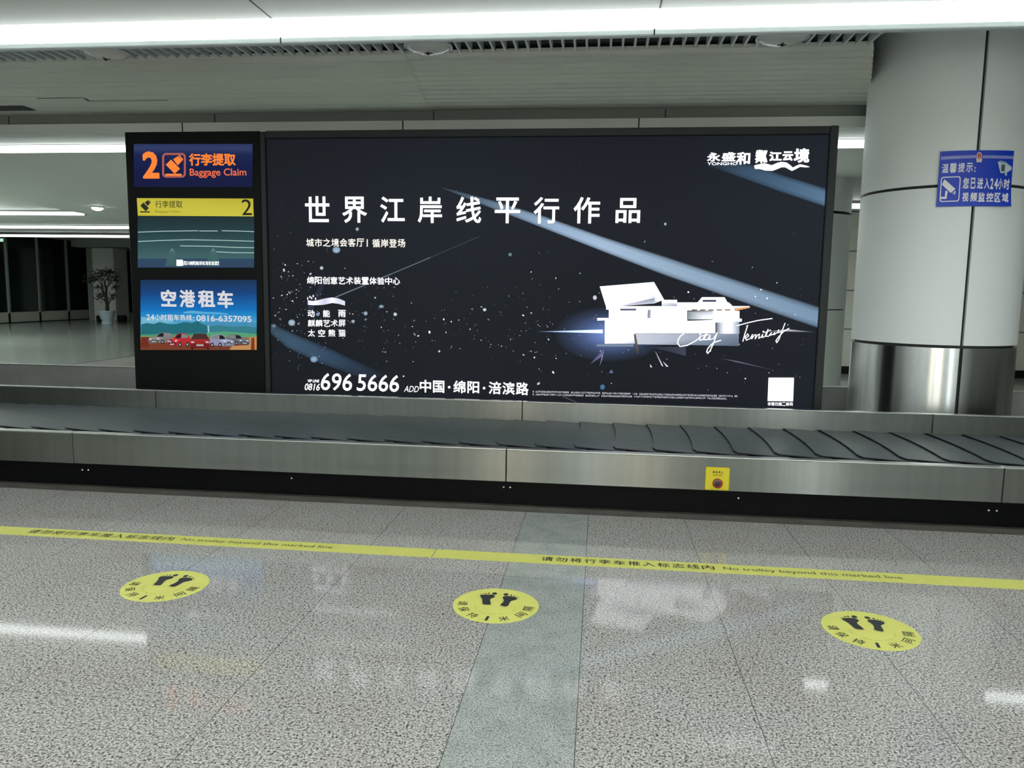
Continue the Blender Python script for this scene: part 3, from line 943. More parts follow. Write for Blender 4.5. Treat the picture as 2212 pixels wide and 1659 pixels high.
tape(-7.5, -.872, -3.275, -2.372, -2.33, -1.443, 'yellow floor tape with black warning text, left length, passing the left sticker')
tape(-.866, 5.2, -.288, .637, .678, 1.572, 'yellow floor tape with black warning text, right length, below the stop button')
LF = [(-.0884, .0935), (-.0775, .1081), (-.0541, .1139), (-.0301, .1152), (-.0173, .0987), (-.021, .0815), (-.0304, .0707), (-.0338, .0521), (-.0266, .0181), (-.025, .0024), (-.0295, -.0036), (-.0538, -.0046), (-.0627, .0047), (-.0698, .0439), (-.0767, .0675)]
RF = [(.0197, .0893), (.026, .1052), (.0428, .1106), (.065, .1083), (.0834, .0989), (.089, .0816), (.0823, .0696), (.0648, .0534), (.0599, .0311), (.057, .0015), (.047, -.012), (.0295, -.0079), (.0195, .0038), (.0263, .0261), (.0296, .0508), (.0262, .0693)]
TL = [((-.0239, .1303), .0126, .015), ((-.051, .1302), .0054, .0073), ((-.0653, .1252), .0043, .0061), ((-.0772, .1177), .0034, .0044), ((-.087, .1095), .003, .0044)]
TR = [((.0313, .1279), .0125, .015), ((.0567, .1228), .006, .0072), ((.0722, .1161), .0037, .005), ((.0816, .1097), .003, .0044), ((.0914, .1001), .003, .0049)]
SX, SY, SR = -.44, 3.368, .197
stk = thing('distance_sticker', '', 'floor sticker', (SX, SY, 0), 'round distance stickers on the floor')
MB().lathe([(SR, .0002), (SR, .0011), (SR - .001, .0014)], (SX, SY, 0), 64, smooth=False).build('disc', M_['yellow'], stk)


def foot(out, toes):
    mb = MB()
    n = len(out); sm = []
    for i in range(n):
        p0, p1, p2, p3 = (out[(i + q) % n] for q in (-1, 0, 1, 2))
        for t in (0, .25, .5, .75):
            sm.append(tuple(.5 * (2 * p1[k] + (p2[k] - p0[k]) * t + (2 * p0[k] - 5 * p1[k] + 4 * p2[k] - p3[k]) * t * t + (3 * p1[k] - p0[k] - 3 * p2[k] + p3[k]) * t ** 3) for k in (0, 1)))
    mb.add([(SX + x, SY + y, .0019) for x, y in sm], [list(range(len(sm)))[::-1]])
    for (x, y), a, b in toes: mb.add([(SX + x + a * math.cos(.5236 * i), SY + y + b * math.sin(.5236 * i), .0019) for i in range(12)], [list(range(12))])
    cxm, cym = sum(p[0] for p in sm) / len(sm), sum(p[1] for p in sm) / len(sm)
    o1 = [(cxm + (x - cxm) * 1.16, cym + (y - cym) * 1.10) for x, y in sm]; o2 = [(cxm + (x - cxm) * 1.19, cym + (y - cym) * 1.12) for x, y in sm]
    o1 = [q for q in o1]; m = len(o1)
    for i in range(m):
        j = (i + 1) % m
        if sm[i][1] > .088 and sm[j][1] > .088: continue
        mb.add([(SX + q[0], SY + q[1], .0019) for q in (o1[i], o1[j], o2[j], o2[i])], [(0, 1, 2, 3)])
    mb.build('footprint', M_['ink'], stk)


foot(LF, TL); foot(RF, TR)
mb = MB()
for ch, ang, w in zip('请保持1米间隔', (-179, -153, -124, -97, -69, -36, -8), (.047, .047, .047, .013, .047, .047, .047)):
    a = math.radians(ang); r = .153
    er, et = (math.cos(a), math.sin(a)), (-math.sin(a), math.cos(a))      # text reads anticlockwise along the lower rim, feet outward
    put = lambda p, q: (SX + er[0] * (r - q) + et[0] * p, SY + er[1] * (r - q) + et[1] * p, .0019)
    letter(mb, ch, -w / 2, -.0235, w / 2, .0235, put, .008)
mb.build('lettering', M_['ink'], stk)
mb = MB()
s = 'Please keep one meter apart'
for i, ch in enumerate(s):
    if ch == ' ': continue
    a = math.radians(-178 + 176 * i / (len(s) - 1)); r = .093
    er, et = (math.cos(a), math.sin(a)), (-math.sin(a), math.cos(a))
    put = lambda p, q: (SX + er[0] * (r - q) + et[0] * p, SY - .012 + er[1] * (r - q) + et[1] * p, .0019)
    v, f = glyphs(ch); h = v.max(0)[1]; lo = v.min(0)[1]; w = v.max(0)[0] - v.min(0)[0]; sc = .0135
    letter(mb, ch, -w * sc / 2, lo * sc - .004, w * sc / 2, h * sc - .004, put, 0)
mb.build('lettering', M_['olive'], stk)
stk['label'] = 'round yellow footprint sticker, middle of the three, across the greenish stone strip'
d = copy_tree(stk); move(d, (-2.042, 3.362, 0)); d['label'] = 'round yellow footprint sticker, left of the three, nearest the tape\'s first words'
d = copy_tree(stk); move(d, (1.193, 3.345, 0)); d['label'] = 'round yellow footprint sticker, right of the three, on plain granite right of the stop plate'

# ------------------------------------------------------------------ advertising lightbox
BY = 6.6
bd = Board(BY)
px = lambda x, y: on_y(x, y, BY)
XL, XM, XR, ZT = px(272, 560)[0] - .0, px(572, 560)[0], px(1790, 560)[0], 2.772
XL = -4.215; XM = -2.965; XR = 1.835
ad = thing('advertising_lightbox', 'big black backlit advertisement with white headline and building', 'advertisement', ((XM + XR) / 2, BY, 0))
il, ir, it = px(582, 600)[0], px(1772, 600)[0], px(1180, 296)[2]
fr = MB()
fr.bbox(XM, il, BY - .03, BY + .3, 0, ZT - .01, .006).bbox(ir, XR, BY - .03, BY + .3, 0, ZT, .006).bbox(il, ir, BY - .03, BY + .3, it, ZT - .003, .006).box(il, ir, BY + .03, BY + .28, 0, it)
fr.build('frame', M_['frame'], ad)
K = lambda *c: lin(c)
mb = MB()
gx, gz = 24, 14
P, C, F = [], [], []
random.seed(4)
for j in range(gz + 1):
    for i in range(gx + 1):
        s, t = i / gx, j / gz
        P.append((il + (ir - il) * s, BY + .004, it + (.05 - it) * t))
        b = 1.0 + .35 * math.exp(-((t - .22) / .22) ** 2) - .12 * t
        c = np.array(lin((22, 26, 32))) * b * (1 - .12 * math.cos(s * 9)) + np.array(lin((6, 6, 14))) * max(0, s - .4)
        C.append(tuple(c))
for j in range(gz):
    for i in range(gx): F.append((j * (gx + 1) + i, (j + 1) * (gx + 1) + i, (j + 1) * (gx + 1) + i + 1, j * (gx + 1) + i + 1))
poster = mb.add(P, F, 0, C).build('poster', M_['lit'], ad)
BG = K(23, 27, 33); WH = (1.45, 1.45, 1.5)

# light beams
mb = MB()
bd.strip(mb, [(955, 404), (1060, 431), (1180, 468), (1300, 510), (1441, 555), (1600, 607), (1775, 664)], [(955, 407), (1060, 450), (1180, 496), (1300, 543), (1441, 597), (1600, 652), (1775, 712)], 1,
         [K(44, 52, 62), K(100, 122, 142), K(150, 176, 205), K(168, 192, 218), K(152, 178, 202), K(140, 165, 190), K(122, 150, 178)], BG)
bd.strip(mb, [(1560, 345), (1625, 355), (1700, 380), (1783, 406)], [(1530, 360), (1600, 385), (1690, 417), (1781, 447)], 1, [K(40, 48, 60), K(58, 82, 106), K(72, 100, 126), K(90, 122, 152)], BG)
bd.strip(mb, [(585, 697), (640, 722), (720, 755), (790, 788), (835, 806)], [(585, 722), (620, 752), (690, 785), (740, 803), (800, 825)], 1, [K(52, 74, 92), K(60, 86, 108), K(50, 74, 98), K(40, 54, 74), K(30, 34, 44)], BG)
bd.strip(mb, [(663, 668), (690, 612)], [(676, 672), (702, 618)], 1, [K(40, 52, 70), K(34, 40, 52)], BG)
bd.pen(mb, [(725, 642), (845, 592)], 2.2, 2, K(110, 128, 140)); bd.pen(mb, [(845, 592), (930, 556)], 2, 2, K(96, 112, 122)); bd.pen(mb, [(930, 556), (1035, 511)], 1.6, 2, K(60, 68, 74))
bd.pen(mb, [(1215, 856), (1250, 871)], 1.6, 2, K(90, 90, 96))
mb.build('light_beam', M_['lit'], poster)

# drifting specks and drops
mb = MB(); random.seed(11)
def speck(x, y, r, c):
    a = random.uniform(0, 3.14); e = random.uniform(1, 1.9); ca, sa = math.cos(a), math.sin(a)
    pts = [(x + r * e * math.cos(t) * ca - r * math.sin(t) * sa, y + r * e * math.cos(t) * sa + r * math.sin(t) * ca) for t in [1.0472 * q for q in range(6)]]
    bd.poly(mb, pts, 3, c)
n = 0
while n < 520:
    q = random.random()
    if q < .27: x, y = random.uniform(588, 700), random.gauss(650, 62)
    elif q < .62: x, y = random.uniform(690, 1200), 0; y = random.gauss(690 + (x - 690) * .06, 42)
    elif q < .92: x = random.uniform(1120, 1740); y = random.gauss(700 + (x - 1120) * .02, 75)
    else: x, y = random.uniform(600, 1750), random.uniform(340, 840)
    if not (590 < x < 1760 and 330 < y < 848): continue
    r = min(2.4, .4 + random.expovariate(2.6)); v = random.choice((90, 120, 160, 200, 235))
    if y < 560: v = min(v, 130); r = min(r, 1.6)
    speck(x, y, r, K(v, v + 4, v + 10) if v < 235 else (1.4, 1.4, 1.45)); n += 1
o = mb.build('speck', M_['lit'], poster); o['kind'] = 'stuff'
mb = MB()
for x, y, rx, ry, c in ((727, 540, 8.5, 7, (170, 200, 225)), (772, 495, 3.6, 4, (170, 195, 210)), (695, 579, 3.8, 4, (215, 225, 235)), (630.5, 697, 7.5, 7, (180, 205, 222)), (678.5, 776, 8, 7, (150, 185, 215)),
                       (592, 704, 5, 4, (120, 140, 160)), (790, 677, 4.5, 4.5, (170, 190, 210)), (824, 662, 5.5, 3.6, (150, 175, 190)), (854, 679, 4, 4, (225, 235, 240)), (1047, 669, 4, 3.6, (230, 235, 240)),
                       (1102, 550, 4, 4, (120, 150, 160)), (763, 694, 4, 3.4, (180, 195, 210)), (687, 679, 4, 4, (150, 170, 215)), (1301.5, 836, 5.5, 6, (85, 125, 165)), (1285, 643, 4.4, 5.2, (235, 240, 245)), (1437, 484, 3, 3.4, (180, 195, 205))):
    bd.disc(mb, x, y, rx, ry, 4, K(*c), K(*[v * .72 for v in c]))
for x, y, r in ((653.5, 770, 9.5), (653, 796, 9.5), (714, 542, 8)):
    for i in range(9):
        a0, a1 = math.pi * .85 + i * .17, math.pi * .85 + (i + 1) * .17
        bd.pen(mb, [(x + r * math.cos(a0), y + r * math.sin(a0)), (x + r * math.cos(a1), y + r * math.sin(a1))], 1.3, 4, K(70, 82, 94))
mb.build('droplet_pattern', M_['lit'], poster)

# the white building and the flare
Zb = lambda pts: zoomed(1140, 560, 3.456, pts)
mb = MB()
def rad(cx_, cy_, rx, ry, k, core, edge):
    seg = 28; rings = (0, .25, .5, .75, 1.0); w = (1, .62, .28, .09, 0)
    P = [bd.pt(cx_, cy_, k)]; C = [core]
    for r, q in list(zip(rings, w))[1:]:
        for i in range(seg):
            a = 2 * math.pi * i / seg
            P.append(bd.pt(cx_ + rx * r * math.cos(a), cy_ + ry * r * math.sin(a), k)); C.append(tuple(edge[z] + (core[z] - edge[z]) * q for z in range(3)))
    F = [(0, 1 + i, 1 + (i + 1) % seg) for i in range(seg)]
    for j in range(3):
        for i in range(seg): F.append((1 + j * seg + i, 1 + (j + 1) * seg + i, 1 + (j + 1) * seg + (i + 1) % seg, 1 + j * seg + (i + 1) % seg))
    mb.add(P, F, 0, C)
rad(1318, 722, 122, 60, 2, (.20, .32, .75), BG)
bd.poly(mb, Zb([(60, 540), (560, 525), (560, 552)]), 4, [K(60, 80, 120), (1.2, 1.6, 2.6), (1.2, 1.6, 2.6)])
bd.poly(mb, Zb([(1800, 538), (2155, 545), (1940, 523)]), 4, [K(150, 150, 165), K(40, 42, 54), K(220, 220, 230)])
bd.poly(mb, Zb([(1420, 736), (1560, 760), (1880, 838), (1560, 770)]), 4, [K(50, 50, 66), K(150, 148, 180), K(36, 36, 46), K(120, 118, 150)])
bd.poly(mb, Zb([(948, 686), (958, 690), (1012, 800), (1000, 795)]), 4, [K(90, 90, 120), K(90, 90, 120), K(240, 240, 255), K(240, 240, 255)])
bd.poly(mb, Zb([(1008, 762), (1050, 800), (1036, 803)]), 4, K(235, 235, 250)); bd.poly(mb, Zb([(912, 782), (930, 806), (915, 806)]), 4, K(230, 230, 240))
bd.poly(mb, Zb([(575, 660), (560, 720), (465, 785), (500, 740)]), 4, [K(90, 90, 140), K(130, 125, 170), K(80, 80, 110), K(60, 60, 90)])
bd.poly(mb, Zb([(565, 690), (558, 740), (535, 800)]), 5, K(160, 158, 200)); bd.poly(mb, Zb([(625, 822), (640, 850), (606, 848)]), 4, K(110, 115, 150))
mb.build('flare', M_['lit'], poster)
mb = MB()
W2 = (1.4, 1.43, 1.48); LG = K(205, 210, 225); MG = K(128, 142, 162); DG = K(62, 68, 88)
B_ = lambda pts, k, c: bd.poly(mb, Zb(pts), k, c)
B_([(805, 555), (1575, 555), (1575, 648), (1200, 640), (805, 635)], 6, [LG, MG, K(90, 104, 124), MG, LG])
B_([(870, 652), (1180, 655), (1180, 722), (1060, 690)], 6, [K(36, 38, 52), DG, DG, K(50, 55, 72)])
B_([(515, 635), (790, 635), (790, 652), (515, 650)], 6, MG)
B_([(575, 455), (1400, 460), (1400, 553), (800, 553), (800, 630), (575, 630)], 7, [W2, W2, W2, W2, LG, W2])
B_([(1405, 470), (1490, 468), (1490, 556), (1405, 556)], 7, [K(86, 100, 122), W2, W2, K(90, 100, 120)]); B_([(1490, 468), (1580, 466), (1580, 556), (1490, 556)], 7, [W2, MG, K(130, 145, 165), W2])
B_([(605, 372), (1190, 365), (1190, 462), (605, 462)], 7, W2)
B_([(518, 438), (612, 438), (612, 456), (518, 458)], 8, W2)
B_([(1380, 386), (1580, 386), (1580, 462), (1380, 462)], 7, W2)
B_([(1188, 388), (1384, 388), (1384, 448), (1188, 450)], 8, [K(112, 126, 138), LG, W2, K(140, 150, 160)])
B_([(1188, 460), (1597, 443), (1597, 465), (1400, 472), (1188, 472)], 9, W2)
B_([(1115, 322), (1500, 322), (1532, 352), (1115, 352)], 7, W2); B_([(1265, 324), (1300, 283), (1468, 283), (1492, 324)], 8, W2)
B_([(1305, 303), (1405, 303), (1405, 318), (1305, 318)], 9, DG)
B_([(1000, 303), (1115, 303), (1115, 352), (1000, 352)], 7, [W2, W2, MG, LG])
B_([(585, 350), (1655, 350), (1655, 362), (1545, 386), (585, 376)], 9, W2)
B_([(1535, 364), (1655, 354), (1650, 364), (1545, 386)], 10, [K(226, 196, 170), K(250, 200, 140), K(244, 160, 84), K(240, 160, 90)])
for q in range(5): B_([(1225 + q * 62, 374), (1262 + q * 62, 374), (1266 + q * 62, 382), (1222 + q * 62, 383)], 10, K(120, 90, 70))
B_([(537, 203), (942, 170), (1018, 302), (945, 330), (585, 357)], 10, [W2, W2, W2, LG, W2])
B_([(700, 345), (945, 290), (945, 328)], 11, [LG, MG, LG])
B_([(690, 368), (812, 368), (806, 383), (690, 383)], 11, K(96, 102, 128)); B_([(897, 378), (920, 376), (918, 440), (893, 440)], 11, [K(90, 96, 124), LG, LG, K(120, 125, 150)])
B_([(790, 560), (805, 556), (832, 702), (812, 706)], 10, [K(120, 110, 84), K(90, 90, 90), K(70, 70, 66), K(50, 50, 52)])
mb.build('building_picture', M_['lit'], poster)

# writing
mb = MB()
for ch, a, b, c, d in (('世', 660, 712.5, 424, 480), ('界', 740, 793.5, 425, 482), ('江', 822, 875, 425, 481), ('岸', 903, 955.5, 425, 482), ('线', 986, 1040, 425, 482), ('平', 1069, 1124, 427, 482.5), ('行', 1153, 1208, 426, 483), ('作', 1239, 1296, 426, 483), ('品', 1330, 1383, 428, 482)):
    bd.text(mb, ch, a, c, b, d, 12, .016, WH)
mb.build('lettering', M_['lit'], poster)
CRM = (1.25, 1.16, 1.02)
mb = MB()
for i, ch in enumerate('城市之境会客厅'): bd.text(mb, ch, 662.5 + i * 18.05, 515.5, 679 + i * 18.05, 533, 12, .015, CRM)
for i, ch in enumerate('循岸登场'): bd.text(mb, ch, 805 + i * 18.2, 516.5, 821.5 + i * 18.2, 534.5, 12, .015, CRM)
bd.poly(mb, [(793, 517), (795.2, 517), (795.2, 533), (793, 533)], 12, CRM)
mb.build('lettering', M_['lit'], poster)
mb = MB()
for i, ch in enumerate('绵阳创意艺术装置体验中心'): bd.text(mb, ch, 664 + i * 16.85, 597.5 + i * .15, 679.3 + i * 16.85, 613.5 + i * .15, 12, .016, WH)
mb.build('lettering', M_['lit'], poster)
mb = MB()
for ch, a, b in (('动', 665.5, 680.5), ('能', 698.5, 713.7), ('雨', 731.5, 747.5)): bd.text(mb, ch, a, 669.5, b, 685, 12, .018, WH)
for i, ch in enumerate('麒麟艺术屏'): bd.text(mb, ch, 666 + i * 16.5, 690.5, 681.2 + i * 16.5, 705.5, 12, .012, WH)
for i, ch in enumerate('太空熊猫'): bd.text(mb, ch, 666.3 + i * 21.9, 711.5, 681.3 + i * 21.9, 727, 12, .015, WH)
mb.build('lettering', M_['lit'], poster)
mb = MB(); Z8 = lambda x, y: (640 + x / 4.096, 780 + y / 4.096)
def t8(s, x0, y0, x1, y1, bold, shear=0): (a, b), (c, d) = Z8(x0, y0), Z8(x1, y1); bd.text(mb, s, a, b, c, d, 12, bold, WH, shear)
t8('VIP LINE', 105, 162, 208, 187, .03, .2); t8('0816', 78, 197, 212, 258, .015, .25); t8('696', 220, 107, 497, 260, .01, .1); t8('5666', 537, 118, 912, 268, .01, .1)
t8('ADD', 955, 219, 1087, 272, 0, .3)
for s, x0, y0, x1, y1 in (('中', 1095, 165, 1195, 276), ('国', 1212, 172, 1312, 279), ('绵', 1392, 172, 1500, 282), ('阳', 1516, 178, 1620, 283), ('涪', 1703, 180, 1815, 291), ('滨', 1825, 184, 1935, 296), ('路', 1945, 186, 2057, 299)): t8(s, x0, y0, x1, y1, .02)
for x, y in ((1355, 230), (1663, 238)): bd.disc(mb, *Z8(x, y), 2.8, 2.8, 12, WH)
mb.build('lettering', M_['lit'], poster)
mb = MB(); random.seed(3)
for row, (xa, ya, xb, yb) in enumerate(((1151, 845.6, 1593, 855.6), (1151, 851.6, 1569, 860.8))):
    x = xa
    while x < xb:
        w = random.uniform(2, 3); y = ya + (yb - ya) * (x - xa) / (xb - xa)
        if random.random() > .06:
            for dy, hh in ((-1.9, .9), (-.5, .9), (.9, .9)):
                if random.random() > .25: bd.poly(mb, [(x, y + dy), (x + w, y + dy), (x + w, y + dy + hh), (x, y + dy + hh)], 12, K(205, 205, 215))
            bd.poly(mb, [(x + w * .4, y - 1.9), (x + w * .65, y - 1.9), (x + w * .65, y + 1.8), (x + w * .4, y + 1.8)], 12, K(205, 205, 215))
        x += w + .9
mb.build('fine_print', M_['lit'], poster)
mb = MB()
bd.poly(mb, [(1659.5, 815.5), (1714.5, 815.5), (1712.5, 866.5), (1657.5, 866)], 12, (1.5, 1.5, 1.56))
mb.build('blank_patch', M_['lit'], poster)
mb = MB()
for i, ch in enumerate('详情扫描二维码'): bd.text(mb, ch, 1657.5 + i * 7.9, 868.3 + i * .05, 1664.6 + i * 7.9, 876 + i * .05, 12, .02, WH)
bd.poly(mb, [(1658, 884), (1711, 884), (1711, 886), (1658, 886)], 12, WH)
mb.build('lettering', M_['lit'], poster)
Z5 = lambda x, y: (1480 + x / 6.9125, 290 + y / 6.9125)
mb = MB()
def t5(s, x0, y0, x1, y1, bold): (a, b), (c, d) = Z5(x0, y0), Z5(x1, y1); bd.text(mb, s, a, b, c, d, 12, bold, WH)
t5('永', 325, 275, 525, 412, .035); t5('盛', 540, 270, 752, 408, .035); t5('和', 760, 268, 968, 456, .035); t5('YONGHO', 328, 420, 780, 465, .02)
t5('粼', 1040, 235, 1228, 437, .045); t5('江', 1248, 262, 1440, 405, .05); t5('云', 1450, 258, 1607, 402, .05); t5('境', 1618, 212, 1852, 430, .045)
mb.build('lettering', M_['lit'], poster)
mb = MB()
up = [(1025, 470), (1100, 450), (1180, 435), (1290, 465), (1370, 430), (1430, 415), (1510, 425), (1560, 460), (1605, 500), (1650, 475), (1710, 450), (1800, 470), (1852, 488)]
lo = [(1040, 522), (1110, 522), (1190, 545), (1300, 550), (1375, 522), (1435, 497), (1490, 497), (1540, 525), (1590, 552), (1655, 520), (1712, 490), (1795, 498), (1852, 494)]
for i in range(len(up) - 1): bd.poly(mb, [Z5(*up[i]), Z5(*up[i + 1]), Z5(*lo[i + 1]), Z5(*lo[i])], 12, WH)
mb.build('logo_wave', M_['lit'], poster)
mb = MB(); Z4 = lambda x, y: (640 + x / 7.9, 480 + y / 7.9)
up = [(200, 1330), (290, 1345), (380, 1330), (500, 1300), (620, 1283), (720, 1300), (838, 1348)]; lo = [(205, 1412), (290, 1415), (380, 1415), (480, 1408), (620, 1378), (725, 1392), (838, 1422)]
cs = [(.75, .75, .9), (1.1, 1.1, 1.3), (.9, .9, 1.1), (.65, .65, .82), (1.0, 1.0, 1.2), (.75, .75, .92), (.8, .8, .95)]
for i in range(len(up) - 1): bd.poly(mb, [Z4(*up[i]), Z4(*up[i + 1]), Z4(*lo[i + 1]), Z4(*lo[i])], 11, [cs[i], cs[i + 1], cs[i + 1], cs[i]])
for x, y in ((240, 1275), (268, 1295), (296, 1260), (202, 1305), (335, 1308)): bd.poly(mb, [Z4(x - 9, y - 18), Z4(x + 8, y - 20), Z4(x + 10, y + 16), Z4(x - 6, y + 18)], 11, (1.5, 1.5, 1.6))
mb.build('wave_picture', M_['lit'], poster)
mb = MB()
Z6 = lambda pts: Zb(pts)
for w, pts in ((3.2, [(1165, 555), (1140, 572), (1122, 600), (1118, 628), (1135, 650), (1190, 642), (1240, 615), (1275, 592)]), (2.8, [(1275, 592), (1288, 572), (1282, 604), (1305, 600), (1335, 545), (1315, 600), (1340, 600), (1362, 568), (1352, 600), (1385, 592), (1412, 552)]),
               (2.6, [(1298, 572), (1352, 562)]), (3.2, [(1412, 546), (1388, 620), (1360, 682), (1342, 702), (1334, 690), (1345, 662), (1385, 622), (1440, 604)]),
               (3, [(1560, 496), (1640, 474), (1720, 456), (1822, 442)]), (3, [(1640, 492), (1618, 560), (1604, 612)]),
               (2.6, [(1622, 592), (1648, 572), (1640, 556), (1620, 580), (1630, 604), (1660, 590), (1676, 560), (1670, 594), (1690, 565), (1702, 562), (1695, 594), (1715, 565), (1728, 558), (1722, 590), (1740, 580), (1752, 560), (1748, 584), (1768, 576), (1792, 522), (1776, 575), (1796, 574), (1818, 545), (1806, 568), (1830, 560), (1842, 545), (1836, 563), (1862, 545), (1872, 526), (1864, 548), (1888, 542)]),
               (2.8, [(1918, 478), (1892, 545), (1872, 600), (1856, 622), (1850, 608), (1868, 582), (1906, 540), (1948, 515)]), (2.4, [(1765, 548), (1812, 528)])):
    bd.pen(mb, Z6(pts), w * .72, 14, (1.4, 1.4, 1.44))
for x, y in ((1287, 558), (1757, 540)): bd.disc(mb, *Zb([(x, y)])[0], 2, 2, 14, (1.4, 1.4, 1.44))
mb.build('script_lettering', M_['lit'], poster)

# ------------------------------------------------------------------ baggage claim display left of it
cb = thing('display_cabinet', 'black display cabinet with three screens, left of the big advertisement', 'display cabinet', ((XL + XM) / 2, BY, 0))
sx0, sx1 = px(289, 358)[0], px(550, 358)[0]
MB().bbox(XL, XM - .004, BY - .012, BY + .3, 0, 2.772, .006).build('body', M_['cabinet'], cb)
SY0 = BY - .0135
def face(x0, y0, x1, y1):
    xc, yc = (x0 + x1) / 2, (y0 + y1) / 2
    return on_y(x0, yc, SY0)[0], on_y(xc, y1, SY0)[2], on_y(x1, yc, SY0)[0], on_y(xc, y0, SY0)[2]
def grad(bdx, x0, y0, x1, y1, stops, k):
    mb = MB(); P, C, F = [], [], []
    for t, c in stops:
        y = y0 + (y1 - y0) * t
        for x in (x0, x1): P.append(bdx.pt(x, y, k)); C.append(c)
    for i in range(len(stops) - 1): F.append((2 * i, 2 * i + 2, 2 * i + 3, 2 * i + 1))
    mb.add(P, F, 0, C); return mb
sb = Board(SY0)
Z1 = lambda pts: zoomed(270, 280, 6.9125, pts)
Q1 = lambda x, y: (270 + x / 6.9125, 280 + y / 6.9125)
ORG = K(255, 128, 52); ORG = tuple(v * 1.15 for v in ORG); ORD = K(242, 112, 70)
led = grad(sb, 289, 311, 545.5, 404, [(0, K(40, 52, 92)), (.1, K(48, 58, 100)), (.25, K(24, 34, 78)), (.6, K(15, 24, 68)), (1, K(16, 22, 60))], 0).build('led_sign', M_['lit'], cb)
mb = MB()
sb.text(mb, '2', *Q1(262, 325), *Q1(512, 732), 4, .035, ORG); mb.build('lettering', M_['lit'], led)
mb = MB(); sb.text(mb, '行李提取', *Q1(960, 355), *Q1(1655, 540), 4, .03, ORG); sb.text(mb, 'Baggage Claim', *Q1(970, 580), *Q1(1815, 722), 4, .012, ORD); mb.build('lettering', M_['lit'], led)


def suitcase(bdx, mb, T, c, cf, fw=30):
    A, B = ring(558, 350, 912, 718, 60, fw)
    if cf is not None:
        for i in range(len(A)):
            j = (i + 1) % len(A); bdx.poly(mb, [T(*A[i]), T(*A[j]), T(*B[j]), T(*B[i])], 4, cf)
    for pts in ([(612, 525), (692, 448), (825, 585), (745, 660)], [(722, 442), (795, 398), (858, 462), (792, 535)], [(800, 385), (818, 380), (872, 445), (858, 462)], [(605, 660), (850, 660), (850, 690), (605, 690)]):
        bdx.poly(mb, [T(*p) for p in pts], 4, c)
mb = MB(); suitcase(sb, mb, Q1, ORG, K(176, 92, 84)); mb.build('suitcase_icon', M_['lit'], led)

YEL = K(190, 180, 60)
mon = grad(sb, 297.5, 466, 549, 578, [(0, K(26, 44, 48)), (.3, K(34, 60, 64)), (.62, K(52, 84, 88)), (.82, K(62, 98, 100)), (.83, K(46, 70, 96)), (1, K(44, 66, 92))], 0).build('monitor', M_['lit'], cb)
mb = MB(); P = [(295.5, 428), (547, 429), (548, 467.5), (298, 466)]
sb.poly(mb, P, 1, [K(194, 184, 62), K(184, 174, 50), K(204, 196, 70), K(200, 190, 60)]); mb.build('header_band', M_['lit'], mon)
DK = K(40, 42, 34)
mb = MB(); sb.text(mb, '行李提取', *Q1(455, 1062), *Q1(862, 1168), 4, .01, K(74, 74, 34)); mb.build('lettering', M_['lit'], mon)
mb = MB(); sb.text(mb, 'Baggage Claim', *Q1(455, 1205), *Q1(832, 1250), 4, 0, K(128, 118, 34)); mb.build('lettering', M_['lit'], mon)
mb = MB(); sb.text(mb, '2', *Q1(1745, 1042), *Q1(1897, 1278), 4, .0, K(34, 30, 26)); mb.build('lettering', M_['lit'], mon)
mb = MB(); T2 = lambda x, y: Q1(200 + (x - 558) * .60, 1040 + (y - 370) * .62); suitcase(sb, mb, T2, DK, None); mb.build('suitcase_icon', M_['lit'], mon)
mb = MB(); Q5 = lambda x, y: (x / 3.95, 380 + y / 3.95)
for pts in ([(1180, 480), (1400, 472), (1690, 468)], [(1702, 470), (1858, 470)], [(1895, 468), (2050, 471), (2168, 476)], [(1180, 560), (1380, 551), (1600, 545), (1900, 550), (2168, 558)], [(1540, 597), (1800, 601), (2000, 610), (2168, 613)], [(1850, 648), (2000, 655), (2168, 656)]):
    sb.pen(mb, [Q5(*p) for p in pts], 1.9, 3, K(158, 186, 184))
for x in (1470, 1820):
    sb.poly(mb, [Q5(x, 615), Q5(x + 30, 650), Q5(x + 60, 770), Q5(x - 60, 770), Q5(x - 30, 650)], 2, [K(108, 146, 144), K(66, 100, 102), K(60, 94, 98), K(60, 94, 98), K(66, 100, 102)])
mb.build('airport_picture', M_['lit'], mon)
mb = MB(); WT = (1.3, 1.35, 1.35)
sb.poly(mb, [Q5(1508, 715), Q5(1562, 715), Q5(1564, 768), Q5(1508, 768)], 4, WT)
for i, ch in enumerate('四川绵阳南郊机场欢迎您!'): sb.text(mb, ch, *Q5(1568 + i * 26.5, 728), *Q5(1592 + i * 26.5 - (14 if ch == '!' else 0), 762), 4, .02, WT)
mb.build('lettering', M_['lit'], mon)

Q2 = lambda x, y: (270 + x / 6.9125, 540 + y / 6.9125)
mo2 = grad(sb, 303.5, 604.5, 554.5, 756, [(0, K(20, 48, 80)), (.2, K(16, 66, 128)), (.42, K(10, 110, 186)), (.52, K(34, 140, 200)), (.62, K(80, 160, 200)), (.70, K(44, 120, 150)), (.76, K(40, 120, 120)), (.8, K(84, 150, 104)), (.82, K(150, 116, 70)), (.9, K(122, 58, 34)), (1, K(112, 60, 38))], 0).build('monitor', M_['lit'], cb)
mb = MB()
pg = lambda pts, k, c: sb.poly(mb, [Q2(*p) for p in pts], k, c)
pg([(870, 925), (1000, 905), (1200, 925), (1400, 932), (1540, 950), (1540, 965), (870, 945)], 1, K(84, 170, 214))
pg([(245, 1000), (420, 1010), (720, 1040), (720, 1085), (245, 1110)], 1, K(110, 180, 206)); pg([(1000, 1090), (1500, 1075), (1960, 1085), (1960, 1130), (1000, 1120)], 1, K(66, 140, 180))
